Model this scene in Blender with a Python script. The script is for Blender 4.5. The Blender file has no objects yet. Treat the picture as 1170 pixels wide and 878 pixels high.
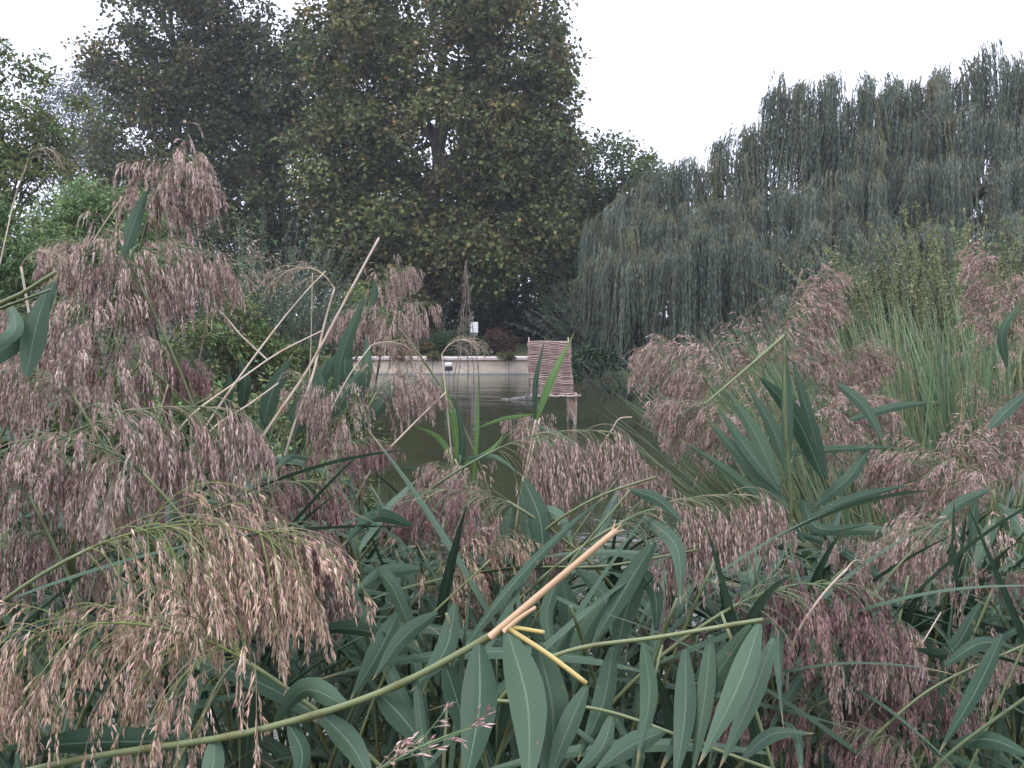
import bpy, math, random
import numpy as np

random.seed(7)
RNG = np.random.default_rng(7)
SC = bpy.context.scene
COL = SC.collection
R = math.radians

# ------------------------------------------------------------------ camera
CAM = np.array([0.0, 0.0, 1.6])
PITCH = R(-4.73)
FPX, CX, CY = 955.0, 585.0, 439.0
FWD = np.array([0, math.cos(PITCH), math.sin(PITCH)])
UPV = np.array([0, -math.sin(PITCH), math.cos(PITCH)])
RGT = np.array([1.0, 0, 0])


def at(px, py, dist):
    """a world point at ground distance dist (metres along +Y) seen in the direction px, py"""
    d = FWD + RGT * ((px - CX) / FPX) + UPV * ((CY - py) / FPX)
    return CAM + d * (dist / d[1])


cam_data = bpy.data.cameras.new('camera')
cam_data.sensor_width = 36
cam_data.lens = 36 * FPX / 1170
cam_data.clip_start = 0.02
cam_data.clip_end = 3000
cam = bpy.data.objects.new('camera', cam_data)
cam.location = CAM
cam.rotation_euler = (R(90) + PITCH, 0, 0)
COL.objects.link(cam)
SC.camera = cam


# ------------------------------------------------------------------ mesh helper
def nrm(v):
    return v / np.maximum(np.linalg.norm(v, axis=-1, keepdims=True), 1e-9)


class MB:
    def __init__(self):
        self.v, self.c, self.uv, self.q, self.t = [], [], [], [], []
        self.n = 0

    def add(self, v, quads=None, tris=None, col=(1, 1, 1), uv=None):
        v = np.asarray(v, float).reshape(-1, 3)
        m = len(v)
        c = np.ones((m, 4))
        c[:, :3] = np.asarray(col, float)
        self.v.append(v)
        self.c.append(c)
        self.uv.append(np.zeros((m, 2)) if uv is None else np.asarray(uv, float).reshape(-1, 2))
        if quads is not None and len(quads):
            self.q.append(np.asarray(quads, np.int64).reshape(-1, 4) + self.n)
        if tris is not None and len(tris):
            self.t.append(np.asarray(tris, np.int64).reshape(-1, 3) + self.n)
        self.n += m

    def mesh(self, name, mat, smooth=True):
        v = np.concatenate(self.v)
        q = np.concatenate(self.q) if self.q else np.zeros((0, 4), np.int64)
        t = np.concatenate(self.t) if self.t else np.zeros((0, 3), np.int64)
        loops = np.concatenate([q.ravel(), t.ravel()]).astype(np.int32)
        starts = np.concatenate([np.arange(len(q)) * 4, len(q) * 4 + np.arange(len(t)) * 3]).astype(np.int32)
        me = bpy.data.meshes.new(name)
        me.vertices.add(len(v))
        me.vertices.foreach_set('co', v.astype(np.float32).ravel())
        me.loops.add(len(loops))
        me.loops.foreach_set('vertex_index', loops)
        me.polygons.add(len(starts))
        me.polygons.foreach_set('loop_start', starts)
        me.polygons.foreach_set('use_smooth', np.full(len(starts), smooth, bool))
        me.update(calc_edges=True)
        ca = me.color_attributes.new('Col', 'FLOAT_COLOR', 'POINT')
        ca.data.foreach_set('color', np.concatenate(self.c).astype(np.float32).ravel())
        uvl = me.uv_layers.new(name='UVMap')
        uvl.data.foreach_set('uv', np.concatenate(self.uv)[loops].astype(np.float32).ravel())
        if mat is not None:
            me.materials.append(mat)
        return me

    def build(self, name, mat, parent=None, smooth=True):
        return link(name, self.mesh(name, mat, smooth), parent)


def link(name, me, parent=None, loc=(0, 0, 0), rot=(0, 0, 0), scale=(1, 1, 1)):
    o = bpy.data.objects.new(name, me)
    o.location, o.rotation_euler, o.scale = loc, rot, scale
    if parent is not None:
        o.parent = parent
    COL.objects.link(o)
    return o


def thing(name, label, cat, loc=(0, 0, 0), group=None):
    o = bpy.data.objects.new(name, None)
    o.empty_display_size = 0.1
    o.location = loc
    COL.objects.link(o)
    tag(o, label, cat, group)
    return o


def tag(o, label=None, cat=None, group=None, kind=None):
    if label:
        o['label'] = label
    if cat:
        o['category'] = cat
    if group:
        o['group'] = group
    if kind:
        o['kind'] = kind
    return o


def frames(pts):
    """tangent + two normals along polylines (n,k,3)"""
    t = np.gradient(pts, axis=1)
    t = nrm(t)
    ref = np.zeros_like(t)
    ref[..., 1] = 1.0
    ref[..., 0] = 0.13
    a = nrm(np.cross(t, ref))
    b = np.cross(t, a)
    return t, a, b


def tubes(mb, pts, rad, sides=3, col=(1, 1, 1)):
    """pts (n,k,3), rad broadcast to (n,k)"""
    pts = np.asarray(pts, float)
    if pts.ndim == 2:
        pts = pts[None]
    n, k, _ = pts.shape
    rad = np.broadcast_to(np.asarray(rad, float), (n, k))
    t, a, b = frames(pts)
    ang = np.arange(sides) * 2 * math.pi / sides
    v = (pts[:, :, None, :] + rad[:, :, None, None] * (a[:, :, None, :] * np.cos(ang)[None, None, :, None]
                                                      + b[:, :, None, :] * np.sin(ang)[None, None, :, None]))
    idx = np.arange(n * k * sides).reshape(n, k, sides)
    nx = np.roll(idx, -1, axis=2)
    q = np.stack([idx[:, :-1], nx[:, :-1], nx[:, 1:], idx[:, 1:]], -1).reshape(-1, 4)
    c = np.asarray(col, float)
    if c.ndim == 3:
        c = np.repeat(c[:, :, None, :], sides, 2).reshape(-1, 3)
    elif c.ndim == 2:
        c = np.repeat(c, k * sides, 0)
    uv = np.zeros((n, k, sides, 2))
    uv[..., 1] = np.linspace(0, 1, k)[None, :, None]
    mb.add(v.reshape(-1, 3), q, None, c, uv.reshape(-1, 2))
    tris = []
    for e in (0, k - 1):                                  # caps
        ring = idx[:, e]
        for s in range(1, sides - 1):
            tris.append(np.stack([ring[:, 0], ring[:, s], ring[:, s + 1]], -1))
    mb.t.append(np.concatenate(tris) + (mb.n - n * k * sides))


def ribbons(mb, pts, width, side=None, col=(1, 1, 1), rng=RNG):
    n, k, _ = pts.shape
    t, a, b = frames(pts)
    if side is None:
        ph = rng.uniform(0, math.pi, (n, 1, 1))
        side = a * np.cos(ph) + b * np.sin(ph)
    w = np.broadcast_to(np.asarray(width, float), (n, k))[..., None] * 0.5
    v = np.stack([pts - side * w, pts + side * w], 2)
    idx = np.arange(n * k * 2).reshape(n, k, 2)
    q = np.stack([idx[:, :-1, 0], idx[:, :-1, 1], idx[:, 1:, 1], idx[:, 1:, 0]], -1).reshape(-1, 4)
    c = np.asarray(col, float)
    if c.ndim == 2:
        c = np.repeat(c, k * 2, 0)
    mb.add(v.reshape(-1, 3), q, None, c)


def grow(p0, d0, length, grav, nseg, wob=0.0, rng=RNG):
    """polylines that start at p0 towards d0 and bend down under grav"""
    n = len(p0)
    out = np.zeros((n, nseg + 1, 3))
    out[:, 0] = p0
    d = nrm(np.array(d0, float))
    L = np.broadcast_to(np.asarray(length, float), (n,))
    g = np.broadcast_to(np.asarray(grav, float), (n,))
    ds = (L / nseg)[:, None]
    for i in range(nseg):
        d = d.copy()
        d[:, 2] -= g * ds[:, 0]
        if wob:
            d += rng.normal(0, wob, (n, 3))
        d = nrm(d)
        out[:, i + 1] = out[:, i] + d * ds
    return out


def sample(pts, who, t):
    """points and tangents on polylines pts[who] at 0..1 parameter t"""
    k = pts.shape[1] - 1
    f = np.clip(t * k, 0, k - 1e-4)
    i = f.astype(int)
    w = (f - i)[:, None]
    a, b = pts[who, i], pts[who, i + 1]
    return a * (1 - w) + b * w, nrm(b - a)


def leaf_quads(mb, P, D, N, ln, wd, col, sag=0.12):
    D = nrm(D)
    S = nrm(np.cross(D, N))
    N2 = np.cross(S, D)
    ln = np.broadcast_to(np.asarray(ln, float), (len(P),))[:, None]
    wd = np.broadcast_to(np.asarray(wd, float), (len(P),))[:, None]
    m = P + D * ln * 0.45
    v = np.stack([P, m + S * wd * 0.5, P + D * ln - N2 * ln * sag, m - S * wd * 0.5], 1)
    q = np.arange(len(P) * 4).reshape(-1, 4)
    mb.add(v.reshape(-1, 3), q, None, np.repeat(col, 4, 0))


def jit_cols(n, palette, weights=None, jit=0.18, rng=RNG):
    pal = np.asarray(palette, float)
    w = None if weights is None else np.asarray(weights, float) / np.sum(weights)
    c = pal[rng.choice(len(pal), n, p=w)]
    return np.clip(c * np.exp(rng.normal(0, jit, (n, 1))) * np.exp(rng.normal(0, jit * 0.35, (n, 3))), 0.003, 0.9)


def bez(p0, p1, p2, n):
    t = np.linspace(0, 1, n)[:, None]
    return (1 - t) ** 2 * p0 + 2 * t * (1 - t) * p1 + t * t * p2


def spline(P, n):
    """smooth curve through the given points"""
    P = np.asarray(P, float)
    if len(P) == 2:
        t = np.linspace(0, 1, n)[:, None]
        return P[0] * (1 - t) + P[1] * t
    s = np.concatenate([[0], np.cumsum(np.linalg.norm(np.diff(P, axis=0), axis=1))])
    m = np.gradient(P, s, axis=0)
    u = np.linspace(0, s[-1], n)
    i = np.clip(np.searchsorted(s, u, side='right') - 1, 0, len(P) - 2)
    h = (s[i + 1] - s[i])[:, None]
    t = ((u - s[i]) / h[:, 0])[:, None]
    return ((2 * t**3 - 3 * t**2 + 1) * P[i] + (t**3 - 2 * t**2 + t) * h * m[i]
            + (-2 * t**3 + 3 * t**2) * P[i + 1] + (t**3 - t**2) * h * m[i + 1])


# ------------------------------------------------------------------ materials
def mat(name):
    m = bpy.data.materials.new(name)
    m.use_nodes = True
    nt = m.node_tree
    nt.nodes.clear()
    out = nt.nodes.new('ShaderNodeOutputMaterial')
    return m, nt, out


def nd(nt, kind, **kw):
    n = nt.nodes.new(kind)
    for k, v in kw.items():
        if k in n.inputs:
            n.inputs[k].default_value = v
        else:
            setattr(n, k, v)
    return n


def mixrgb(nt, a, b, fac, blend='MIX'):
    m = nt.nodes.new('ShaderNodeMix')
    m.data_type = 'RGBA'
    m.blend_type = blend
    for sock, val in ((m.inputs[6], a), (m.inputs[7], b), (m.inputs[0], fac)):
        if isinstance(val, bpy.types.NodeSocket):
            nt.links.new(val, sock)
        elif isinstance(val, (int, float)):
            sock.default_value = val
        else:
            sock.default_value = (*val, 1)
    return m.outputs[2]


def math_n(nt, op, a, b=0.0, c=None):
    m = nt.nodes.new('ShaderNodeMath')
    m.operation = op
    for i, val in enumerate((a, b) if c is None else (a, b, c)):
        if isinstance(val, bpy.types.NodeSocket):
            nt.links.new(val, m.inputs[i])
        else:
            m.inputs[i].default_value = val
    return m.outputs[0]


def ramp(nt, fac, stops):
    r = nt.nodes.new('ShaderNodeValToRGB')
    els = r.color_ramp.elements
    while len(els) < len(stops):
        els.new(0.5)
    for e, (p, c) in zip(els, stops):
        e.position = p
        e.color = (*c, 1)
    nt.links.new(fac, r.inputs[0])
    return r.outputs[0]


def noise(nt, scale, detail=4, coord='Object', rough=0.55, stretch=None):
    tc = nt.nodes.new('ShaderNodeTexCoord')
    n = nt.nodes.new('ShaderNodeTexNoise')
    n.inputs['Scale'].default_value = scale
    n.inputs['Detail'].default_value = detail
    n.inputs['Roughness'].default_value = rough
    src = tc.outputs[coord]
    if stretch:
        mp = nt.nodes.new('ShaderNodeMapping')
        mp.inputs['Scale'].default_value = stretch
        nt.links.new(src, mp.inputs[0])
        src = mp.outputs[0]
    nt.links.new(src, n.inputs['Vector'])
    return n.outputs['Fac']


def finish(nt, out, colour, rough=0.6, spec=0.3, transl=0.0, bump=None, bump_s=0.3, bump_d=0.02):
    p = nt.nodes.new('ShaderNodeBsdfPrincipled')
    nt.links.new(colour, p.inputs['Base Color'])
    if isinstance(rough, bpy.types.NodeSocket):
        nt.links.new(rough, p.inputs['Roughness'])
    else:
        p.inputs['Roughness'].default_value = rough
    p.inputs['Specular IOR Level'].default_value = spec
    if bump is not None:
        b = nt.nodes.new('ShaderNodeBump')
        b.inputs['Strength'].default_value = bump_s
        b.inputs['Distance'].default_value = bump_d
        nt.links.new(bump, b.inputs['Height'])
        nt.links.new(b.outputs[0], p.inputs['Normal'])
    if transl:
        tr = nt.nodes.new('ShaderNodeBsdfTranslucent')
        nt.links.new(colour, tr.inputs['Color'])
        mx = nt.nodes.new('ShaderNodeMixShader')
        mx.inputs[0].default_value = transl
        nt.links.new(p.outputs[0], mx.inputs[1])
        nt.links.new(tr.outputs[0], mx.inputs[2])
        nt.links.new(mx.outputs[0], out.inputs[0])
    else:
        nt.links.new(p.outputs[0], out.inputs[0])
    return p


def vcol(nt):
    a = nt.nodes.new('ShaderNodeVertexColor')
    a.layer_name = 'Col'
    return a.outputs[0]


def foliage_mat(name, rough=0.5, spec=0.35, transl=0.25):
    m, nt, out = mat(name)
    c = vcol(nt)
    finish(nt, out, c, rough, spec, transl)
    return m


def reed_leaf_mat(name, c_dark, c_light, rib, transl=0.12):
    m, nt, out = mat(name)
    oi = nt.nodes.new('ShaderNodeObjectInfo')
    base = mixrgb(nt, c_dark, c_light, oi.outputs['Random'])
    nz = noise(nt, 9, 4, stretch=(1, 1, 1))
    base = mixrgb(nt, base, [x * 0.72 for x in c_dark], math_n(nt, 'MULTIPLY', nz, 0.55))
    uvn = nt.nodes.new('ShaderNodeUVMap')
    sep = nt.nodes.new('ShaderNodeSeparateXYZ')
    nt.links.new(uvn.outputs[0], sep.inputs[0])
    u, v = sep.outputs[0], sep.outputs[1]
    # fine parallel veins
    wv = math_n(nt, 'SINE', math_n(nt, 'MULTIPLY', u, 120.0))
    base = mixrgb(nt, base, [x * 1.35 for x in c_light], math_n(nt, 'MULTIPLY_ADD', wv, 0.09, 0.09))
    # pale midrib
    dist = math_n(nt, 'ABSOLUTE', math_n(nt, 'SUBTRACT', u, 0.5))
    mr = math_n(nt, 'LESS_THAN', dist, 0.028)
    base = mixrgb(nt, base, rib, math_n(nt, 'MULTIPLY', mr, 0.5))
    yl = math_n(nt, 'COMPARE', oi.outputs['Random'], 0.91, 0.02)
    sa = nt.nodes.new('ShaderNodeSeparateColor')            # red channel: how far the blade can yellow
    nt.links.new(vcol(nt), sa.inputs[0])
    yl = math_n(nt, 'MULTIPLY', yl, sa.outputs[0])
    base = mixrgb(nt, base, (0.24, 0.21, 0.075), math_n(nt, 'MULTIPLY', yl, math_n(nt, 'MULTIPLY_ADD', nz, 0.8, -0.2)))
    # dry tip and blemishes
    tip = math_n(nt, 'MULTIPLY_ADD', v, 10.0, -9.0)
    tip = math_n(nt, 'ADD', tip, math_n(nt, 'MULTIPLY_ADD', nz, 1.6, -0.9))
    cl = nt.nodes.new('ShaderNodeClamp')
    nt.links.new(tip, cl.inputs[0])
    base = mixrgb(nt, base, (0.30, 0.22, 0.11), cl.outputs[0])
    sp = noise(nt, 60, 2)
    sp = math_n(nt, 'GREATER_THAN', sp, 0.70)
    base = mixrgb(nt, base, (0.16, 0.12, 0.06), math_n(nt, 'MULTIPLY', sp, 0.5))
    finish(nt, out, base, 0.46, 0.13, transl, bump=wv, bump_s=0.12, bump_d=0.0006)
    return m


M = {}
M['foliage'] = foliage_mat('tree_leaf_surface', 0.5, 0.12)
M['willow'] = foliage_mat('willow_leaf_surface', 0.5, 0.15, 0.42)
M['sedge'] = foliage_mat('sedge_blade_surface', 0.45, 0.16, 0.25)
M['plume'] = foliage_mat('seed_plume_surface', 0.6, 0.12, 0.25)
M['reed_leaf'] = reed_leaf_mat('reed_leaf_surface', (0.022, 0.046, 0.027), (0.074, 0.118, 0.072), (0.15, 0.20, 0.14))
M['young_leaf'] = reed_leaf_mat('young_reed_leaf_surface', (0.085, 0.165, 0.05), (0.125, 0.215, 0.07), (0.21, 0.30, 0.15), 0.35)


def bark_mat(name, a, b, scale=6, stretch=(1, 1, 0.25), bump=0.6):
    m, nt, out = mat(name)
    nz = noise(nt, scale, 6, stretch=stretch)
    c = ramp(nt, nz, [(0.3, a), (0.62, b)])
    finish(nt, out, c, 0.85, 0.15, bump=nz, bump_s=bump, bump_d=0.03)
    return m


M['bark'] = bark_mat('plane_bark', (0.07, 0.06, 0.045), (0.24, 0.22, 0.17), 3)
M['dark_bark'] = bark_mat('dark_bark', (0.035, 0.03, 0.025), (0.10, 0.085, 0.065))
M['wood'] = bark_mat('weathered_pole_wood', (0.16, 0.12, 0.10), (0.38, 0.31, 0.26), 25)
M['twig'] = bark_mat('bare_twig_wood', (0.10, 0.08, 0.065), (0.24, 0.20, 0.165), 20)
M['log'] = bark_mat('grey_driftwood', (0.045, 0.043, 0.04), (0.16, 0.15, 0.145), 12)


def stem_mat(name, a, b, transl=0.0):
    m, nt, out = mat(name)
    oi = nt.nodes.new('ShaderNodeObjectInfo')
    c = mixrgb(nt, a, b, oi.outputs['Random'])
    nz = noise(nt, 14, 4)
    c = mixrgb(nt, c, [x * 0.6 for x in a], math_n(nt, 'MULTIPLY', nz, 0.5))
    c = mixrgb(nt, c, vcol(nt), 1.0, 'MULTIPLY')
    finish(nt, out, c, 0.45, 0.4, bump=nz, bump_s=0.15, bump_d=0.001)
    return m


M['stem'] = stem_mat('green_reed_stem', (0.085, 0.115, 0.052), (0.155, 0.175, 0.075))
M['dry'] = stem_mat('dry_straw_stem', (0.36, 0.285, 0.21), (0.50, 0.415, 0.32))
M['orange'] = stem_mat('broken_orange_stem', (0.44, 0.285, 0.165), (0.48, 0.315, 0.19))
M['strip'] = stem_mat('split_yellow_stem', (0.46, 0.35, 0.12), (0.50, 0.38, 0.14))

# ground
m, nt, out = mat('ground_surface')
n1, n2, n3 = noise(nt, 0.35, 5), noise(nt, 5, 6), noise(nt, 40, 4)
c = ramp(nt, n1, [(0.35, (0.035, 0.06, 0.02)), (0.62, (0.075, 0.10, 0.035))])
c = mixrgb(nt, c, (0.07, 0.052, 0.035), math_n(nt, 'GREATER_THAN', n2, 0.56))
c = mixrgb(nt, c, (0.03, 0.035, 0.018), math_n(nt, 'MULTIPLY', n3, 0.6))
finish(nt, out, c, 0.95, 0.1, bump=n3, bump_s=0.8, bump_d=0.04)
M['ground'] = m

# water
m, nt, out = mat('pond_water')
w1 = noise(nt, 1.3, 3, stretch=(0.35, 1, 1))
w2 = noise(nt, 9, 4, stretch=(0.4, 1, 1))
h = math_n(nt, 'ADD', math_n(nt, 'MULTIPLY', w1, 1.0), math_n(nt, 'MULTIPLY', w2, 0.25))
w3 = noise(nt, 0.5, 4)
c = ramp(nt, w3, [(0.3, (0.020, 0.024, 0.011)), (0.7, (0.030, 0.033, 0.016))])
finish(nt, out, c, 0.06, 0.5, bump=h, bump_s=0.35, bump_d=0.05)
M['water'] = m

# wall
m, nt, out = mat('cream_render')
n1, n2 = noise(nt, 1.2, 6, stretch=(1, 1, 3)), noise(nt, 30, 4)
c = ramp(nt, n1, [(0.3, (0.54, 0.45, 0.34)), (0.65, (0.70, 0.60, 0.47))])
c = mixrgb(nt, c, (0.25, 0.22, 0.18), math_n(nt, 'MULTIPLY', n2, 0.2))
tcw = nt.nodes.new('ShaderNodeTexCoord')
sw = nt.nodes.new('ShaderNodeSeparateXYZ')
nt.links.new(tcw.outputs['Object'], sw.inputs[0])
jn = math_n(nt, 'LESS_THAN', math_n(nt, 'FRACT', math_n(nt, 'MULTIPLY', sw.outputs[0], 0.41)), 0.012)
c = mixrgb(nt, c, (0.12, 0.11, 0.09), math_n(nt, 'MULTIPLY', jn, 0.7))
st = noise(nt, 2.2, 5, stretch=(1.6, 1, 0.25))
damp = math_n(nt, 'ADD', math_n(nt, 'MULTIPLY', sw.outputs[2], -5.0), math_n(nt, 'MULTIPLY_ADD', st, 2.4, -0.75))
cl = nt.nodes.new('ShaderNodeClamp')
nt.links.new(damp, cl.inputs[0])
c = mixrgb(nt, c, (0.13, 0.13, 0.085), math_n(nt, 'MULTIPLY', cl.outputs[0], 0.45))
run = math_n(nt, 'GREATER_THAN', noise(nt, 5, 3, stretch=(2.2, 1, 0.12)), 0.62)
c = mixrgb(nt, c, (0.25, 0.22, 0.18), math_n(nt, 'MULTIPLY', run, 0.22))
finish(nt, out, c, 0.9, 0.15, bump=n2, bump_s=0.3, bump_d=0.01)
M['render'] = m
m, nt, out = mat('pinkish_coping_stone')
n1 = noise(nt, 4, 6)
c = ramp(nt, n1, [(0.3, (0.40, 0.33, 0.31)), (0.7, (0.60, 0.52, 0.49))])
finish(nt, out, c, 0.85, 0.2, bump=n1, bump_s=0.3, bump_d=0.01)
M['coping'] = m

# wattle
m, nt, out = mat('woven_withy')
n1 = noise(nt, 30, 4, stretch=(0.25, 1, 1))
c = mixrgb(nt, vcol(nt), (0.12, 0.08, 0.07), math_n(nt, 'MULTIPLY', n1, 0.6))
finish(nt, out, c, 0.8, 0.2, bump=n1, bump_s=0.4, bump_d=0.004)
M['withy'] = m


def plain(name, a, rough=0.5):
    m, nt, out = mat(name)
    nz = noise(nt, 18, 5)
    c = mixrgb(nt, a, [x * 0.7 for x in a], nz)
    finish(nt, out, c, rough, 0.4)
    return m


M['white'] = plain('white_painted_board', (0.80, 0.80, 0.80))
M['grey'] = plain('grey_plate', (0.30, 0.31, 0.31))
M['black'] = plain('dark_casing', (0.035, 0.035, 0.04), 0.4)
M['post'] = plain('grey_metal_post', (0.16, 0.16, 0.16), 0.5)

# ------------------------------------------------------------------ terrain and water
WATER_Z = -0.30
YL = [-50, 2.9, 8, 16, 22, 27.2, 60]
XLv = [-2.2, -2.2, -2.3, -3.2, -4.3, -5.6, -9]
YRv = [-50, 2.9, 6, 12, 17, 20, 21, 21.6, 24, 27.2, 60]
XRv = [3.0, 3.0, 4.6, 5.6, 5.8, 5.0, 3.0, 1.8, 1.2, 0.8, .8]


def inside(x, y):
    return np.minimum.reduce([y - 2.9, (27.08 - y) * 4, x - np.interp(y, YL, XLv), np.interp(y, YRv, XRv) - x])


def ground_z(x, y):
    d = inside(x, y)
    land = 0.02 + 0.20 * np.clip((y - 14) / 10, 0, 1) + 0.05 * np.sin(x * 1.3) * np.cos(y * 0.9) * np.clip(-d, 0, 1)
    land = land + 0.03 * np.clip(np.abs(x) - 12, 0, 60) * 0.5
    f = np.clip(d / 0.7, 0, 1)
    f = f * f * (3 - 2 * f)
    return land * (1 - f) + (-1.1) * f


xs = np.unique(np.concatenate([np.arange(-12, 12.01, 0.3), np.linspace(-60, -12, 25), np.linspace(12, 60, 25),
                               [-300, -200, -120, 120, 200, 300]]))
ys = np.unique(np.concatenate([np.arange(-3, 30, 0.3), np.linspace(30, 80, 26), [-100, -60, -25, -10, 110, 160, 260, 300]]))
X, Y = np.meshgrid(xs, ys)
Z = ground_z(X, Y)
mb = MB()
idx = np.arange(X.size).reshape(X.shape)
mb.add(np.stack([X, Y, Z], -1), np.stack([idx[:-1, :-1], idx[:-1, 1:], idx[1:, 1:], idx[1:, :-1]], -1))
tag(mb.build('ground', M['ground']), kind='structure')

mb = MB()
wx, wy = np.linspace(-11, 9, 41), np.linspace(2.6, 27.1, 50)
X, Y = np.meshgrid(wx, wy)
idx = np.arange(X.size).reshape(X.shape)
mb.add(np.stack([X, Y, np.full_like(X, WATER_Z)], -1), np.stack([idx[:-1, :-1], idx[:-1, 1:], idx[1:, 1:], idx[1:, :-1]], -1))
tag(mb.build('pond_water', M['water']), kind='structure')


# ------------------------------------------------------------------ boxes
def box(mb, x0, x1, y0, y1, z0, z1, col=(1, 1, 1), bev=0.0):
    b = min(bev, (x1 - x0) / 3, (y1 - y0) / 3, (z1 - z0) / 3)
    if b <= 0:
        v = [(x, y, z) for z in (z0, z1) for y in (y0, y1) for x in (x0, x1)]
        mb.add(v, [(0, 2, 3, 1), (4, 5, 7, 6), (0, 1, 5, 4), (2, 6, 7, 3), (0, 4, 6, 2), (1, 3, 7, 5)], None, col)
        return
    rings = []
    for z, s in ((z0, b), (z0 + b, 0), (z1 - b, 0), (z1, b)):
        rings.append([(x0 + s + b, y0 + s, z), (x1 - s - b, y0 + s, z), (x1 - s, y0 + s + b, z), (x1 - s, y1 - s - b, z),
                      (x1 - s - b, y1 - s, z), (x0 + s + b, y1 - s, z), (x0 + s, y1 - s - b, z), (x0 + s, y0 + s + b, z)])
    v = [p for r in rings for p in r]
    q = []
    for r in range(3):
        for i in range(8):
            j = (i + 1) % 8
            q.append((r * 8 + i, r * 8 + j, r * 8 + 8 + j, r * 8 + 8 + i))
    t = []
    for i in range(1, 7):
        t.append((0, i + 1, i))
        t.append((24, 24 + i, 24 + i + 1))
    mb.add(v, q, t, col)


# ------------------------------------------------------------------ pond wall
wall = thing('retaining_wall', 'low cream rendered pond wall with a pinkish stone coping along the far bank', 'wall', (-5, 26.9, WATER_Z))
mb = MB()
box(mb, -1.5, 5.55, -0.15, 0.25, -0.9, 0.44, bev=0.02)
mb.build('wall_face', M['render'], wall, smooth=False)
mb = MB()
box(mb, -1.5, 5.55, -0.175, -0.1525, -0.5, 0.045, bev=0.005)
mb.build('footing', M['grey'], wall, smooth=False)
mb = MB()
x = -1.55
while x < 5.5:
    w = random.uniform(0.75, 0.95)
    box(mb, x, min(x + w - 0.012, 5.62), -0.23, 0.30, 0.443, 0.555 + random.uniform(-.006, .006), bev=0.02)
    x += w
mb.build('coping', M['coping'], wall, smooth=False)


# ------------------------------------------------------------------ trees and shrubs
def limb_mesh(mb, p0, p2, r0, r1, sag=0.2, n=9, col=(1, 1, 1), rng=RNG, sides=6):
    mid = (p0 + p2) / 2
    d = np.linalg.norm(p2 - p0)
    mid = mid + np.array([0, 0, d * sag]) + rng.normal(0, d * 0.06, 3)
    pts = bez(p0, mid, p2, n)
    pts[1:-1] += rng.normal(0, d * 0.012, (n - 2, 3))
    tubes(mb, pts, np.linspace(r0, r1, n), sides, col)
    return pts


def leafy_crown(mb, centers, radii, per, ll, lw, palette, weights, droop=0.25, flat=0.7, jit=0.2, rng=RNG, out_from=None):
    n = len(centers)
    who = np.repeat(np.arange(n), per)
    off = rng.normal(0, 1, (len(who), 3))
    off = nrm(off) * (rng.uniform(0, 1, (len(who), 1)) ** 0.45)
    off[:, 2] *= flat
    P = centers[who] + off * radii[who][:, None]
    cc = jit_cols(n, palette, weights, jit, rng)
    c = np.where(rng.uniform(0, 1, (len(who), 1)) < .5, jit_cols(len(who), palette, weights, jit, rng), cc[who]) * np.exp(rng.normal(0, 0.16, (len(who), 1))) * np.exp(rng.normal(0, 0.07, (len(who), 3)))
    D = off * 0.9 + rng.normal(0, 0.55, P.shape)
    D[:, 2] -= droop
    N = rng.normal(0, 0.55, P.shape)
    N[:, 2] += 0.9
    sz = rng.uniform(0.65, 1.25, len(who))
    leaf_quads(mb, P, D, N, ll * sz, lw * sz, np.clip(c, .004, .8))


def tree(name, label, cat, base, height, blobs, nclump, per, crad, leaf, palette, weights=None, trunk_r=0.3, fork=0.3, barkm='bark',
         shell=0.55, nlimb=22, droop=0.25, group=None, seed=1, lean=(0, 0), flat=0.7, limbs_at=None):
    """blobs: (x, y, z, rx, ry, rz, weight) relative to the base"""
    rng = np.random.default_rng(seed)
    root = thing(name, label, cat, base, group)
    B = np.array(blobs, float)
    w = B[:, 6] / B[:, 6].sum()
    k = rng.choice(len(B), nclump, p=w)
    d = nrm(rng.normal(0, 1, (nclump, 3)))
    r = shell + (1.08 - shell) * rng.uniform(0, 1, (nclump, 1)) ** 0.8
    C = B[k, :3] + d * r * B[k, 3:6]
    C = C[C[:, 2] > crad * 0.35]
    rad = crad * rng.uniform(0.55, 1.35, len(C))
    mb = MB()
    leafy_crown(mb, C, rad, per, leaf[0], leaf[1], palette, weights, droop, flat, rng=rng)
    mt = MB()
    top = np.array([lean[0], lean[1], height * fork])
    tp = limb_mesh(mt, np.array([0, 0, -0.15]), top, trunk_r * 1.25, trunk_r * 0.8, 0.0, 8, rng=rng, sides=9)
    # leader carries on up
    up = np.array([lean[0] * 1.5 + rng.normal(0, .3), lean[1] * 1.5, height * 0.85])
    lead = limb_mesh(mt, top, up, trunk_r * 0.72, trunk_r * 0.12, 0.0, 12, rng=rng, sides=7)
    order = rng.permutation(len(C))[:nlimb]
    for i in order:
        tz = C[i]
        src = lead[min(len(lead) - 2, max(0, int((tz[2] - top[2]) / max(0.1, up[2] - top[2]) * 9) - 2))] if tz[2] > top[2] else tp[6]
        b = limb_mesh(mt, src, tz, trunk_r * 0.30, trunk_r * 0.05, 0.08, 9, rng=rng, sides=5)
        for j in rng.choice(len(C), 4):                     # twigs reach neighbouring clumps
            if np.linalg.norm(C[j] - tz) < crad * 4:
                limb_mesh(mt, b[5], C[j], trunk_r * 0.09, trunk_r * 0.025, 0.05, 6, rng=rng, sides=4)
    mt.build('trunk', M[barkm], root)
    mb.build('crown', M['foliage'], root, smooth=False)
    return root


def g0(px, dist):
    p = at(px, 400, dist)
    return np.array([p[0], p[1], float(ground_z(p[0], p[1]))])


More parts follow.
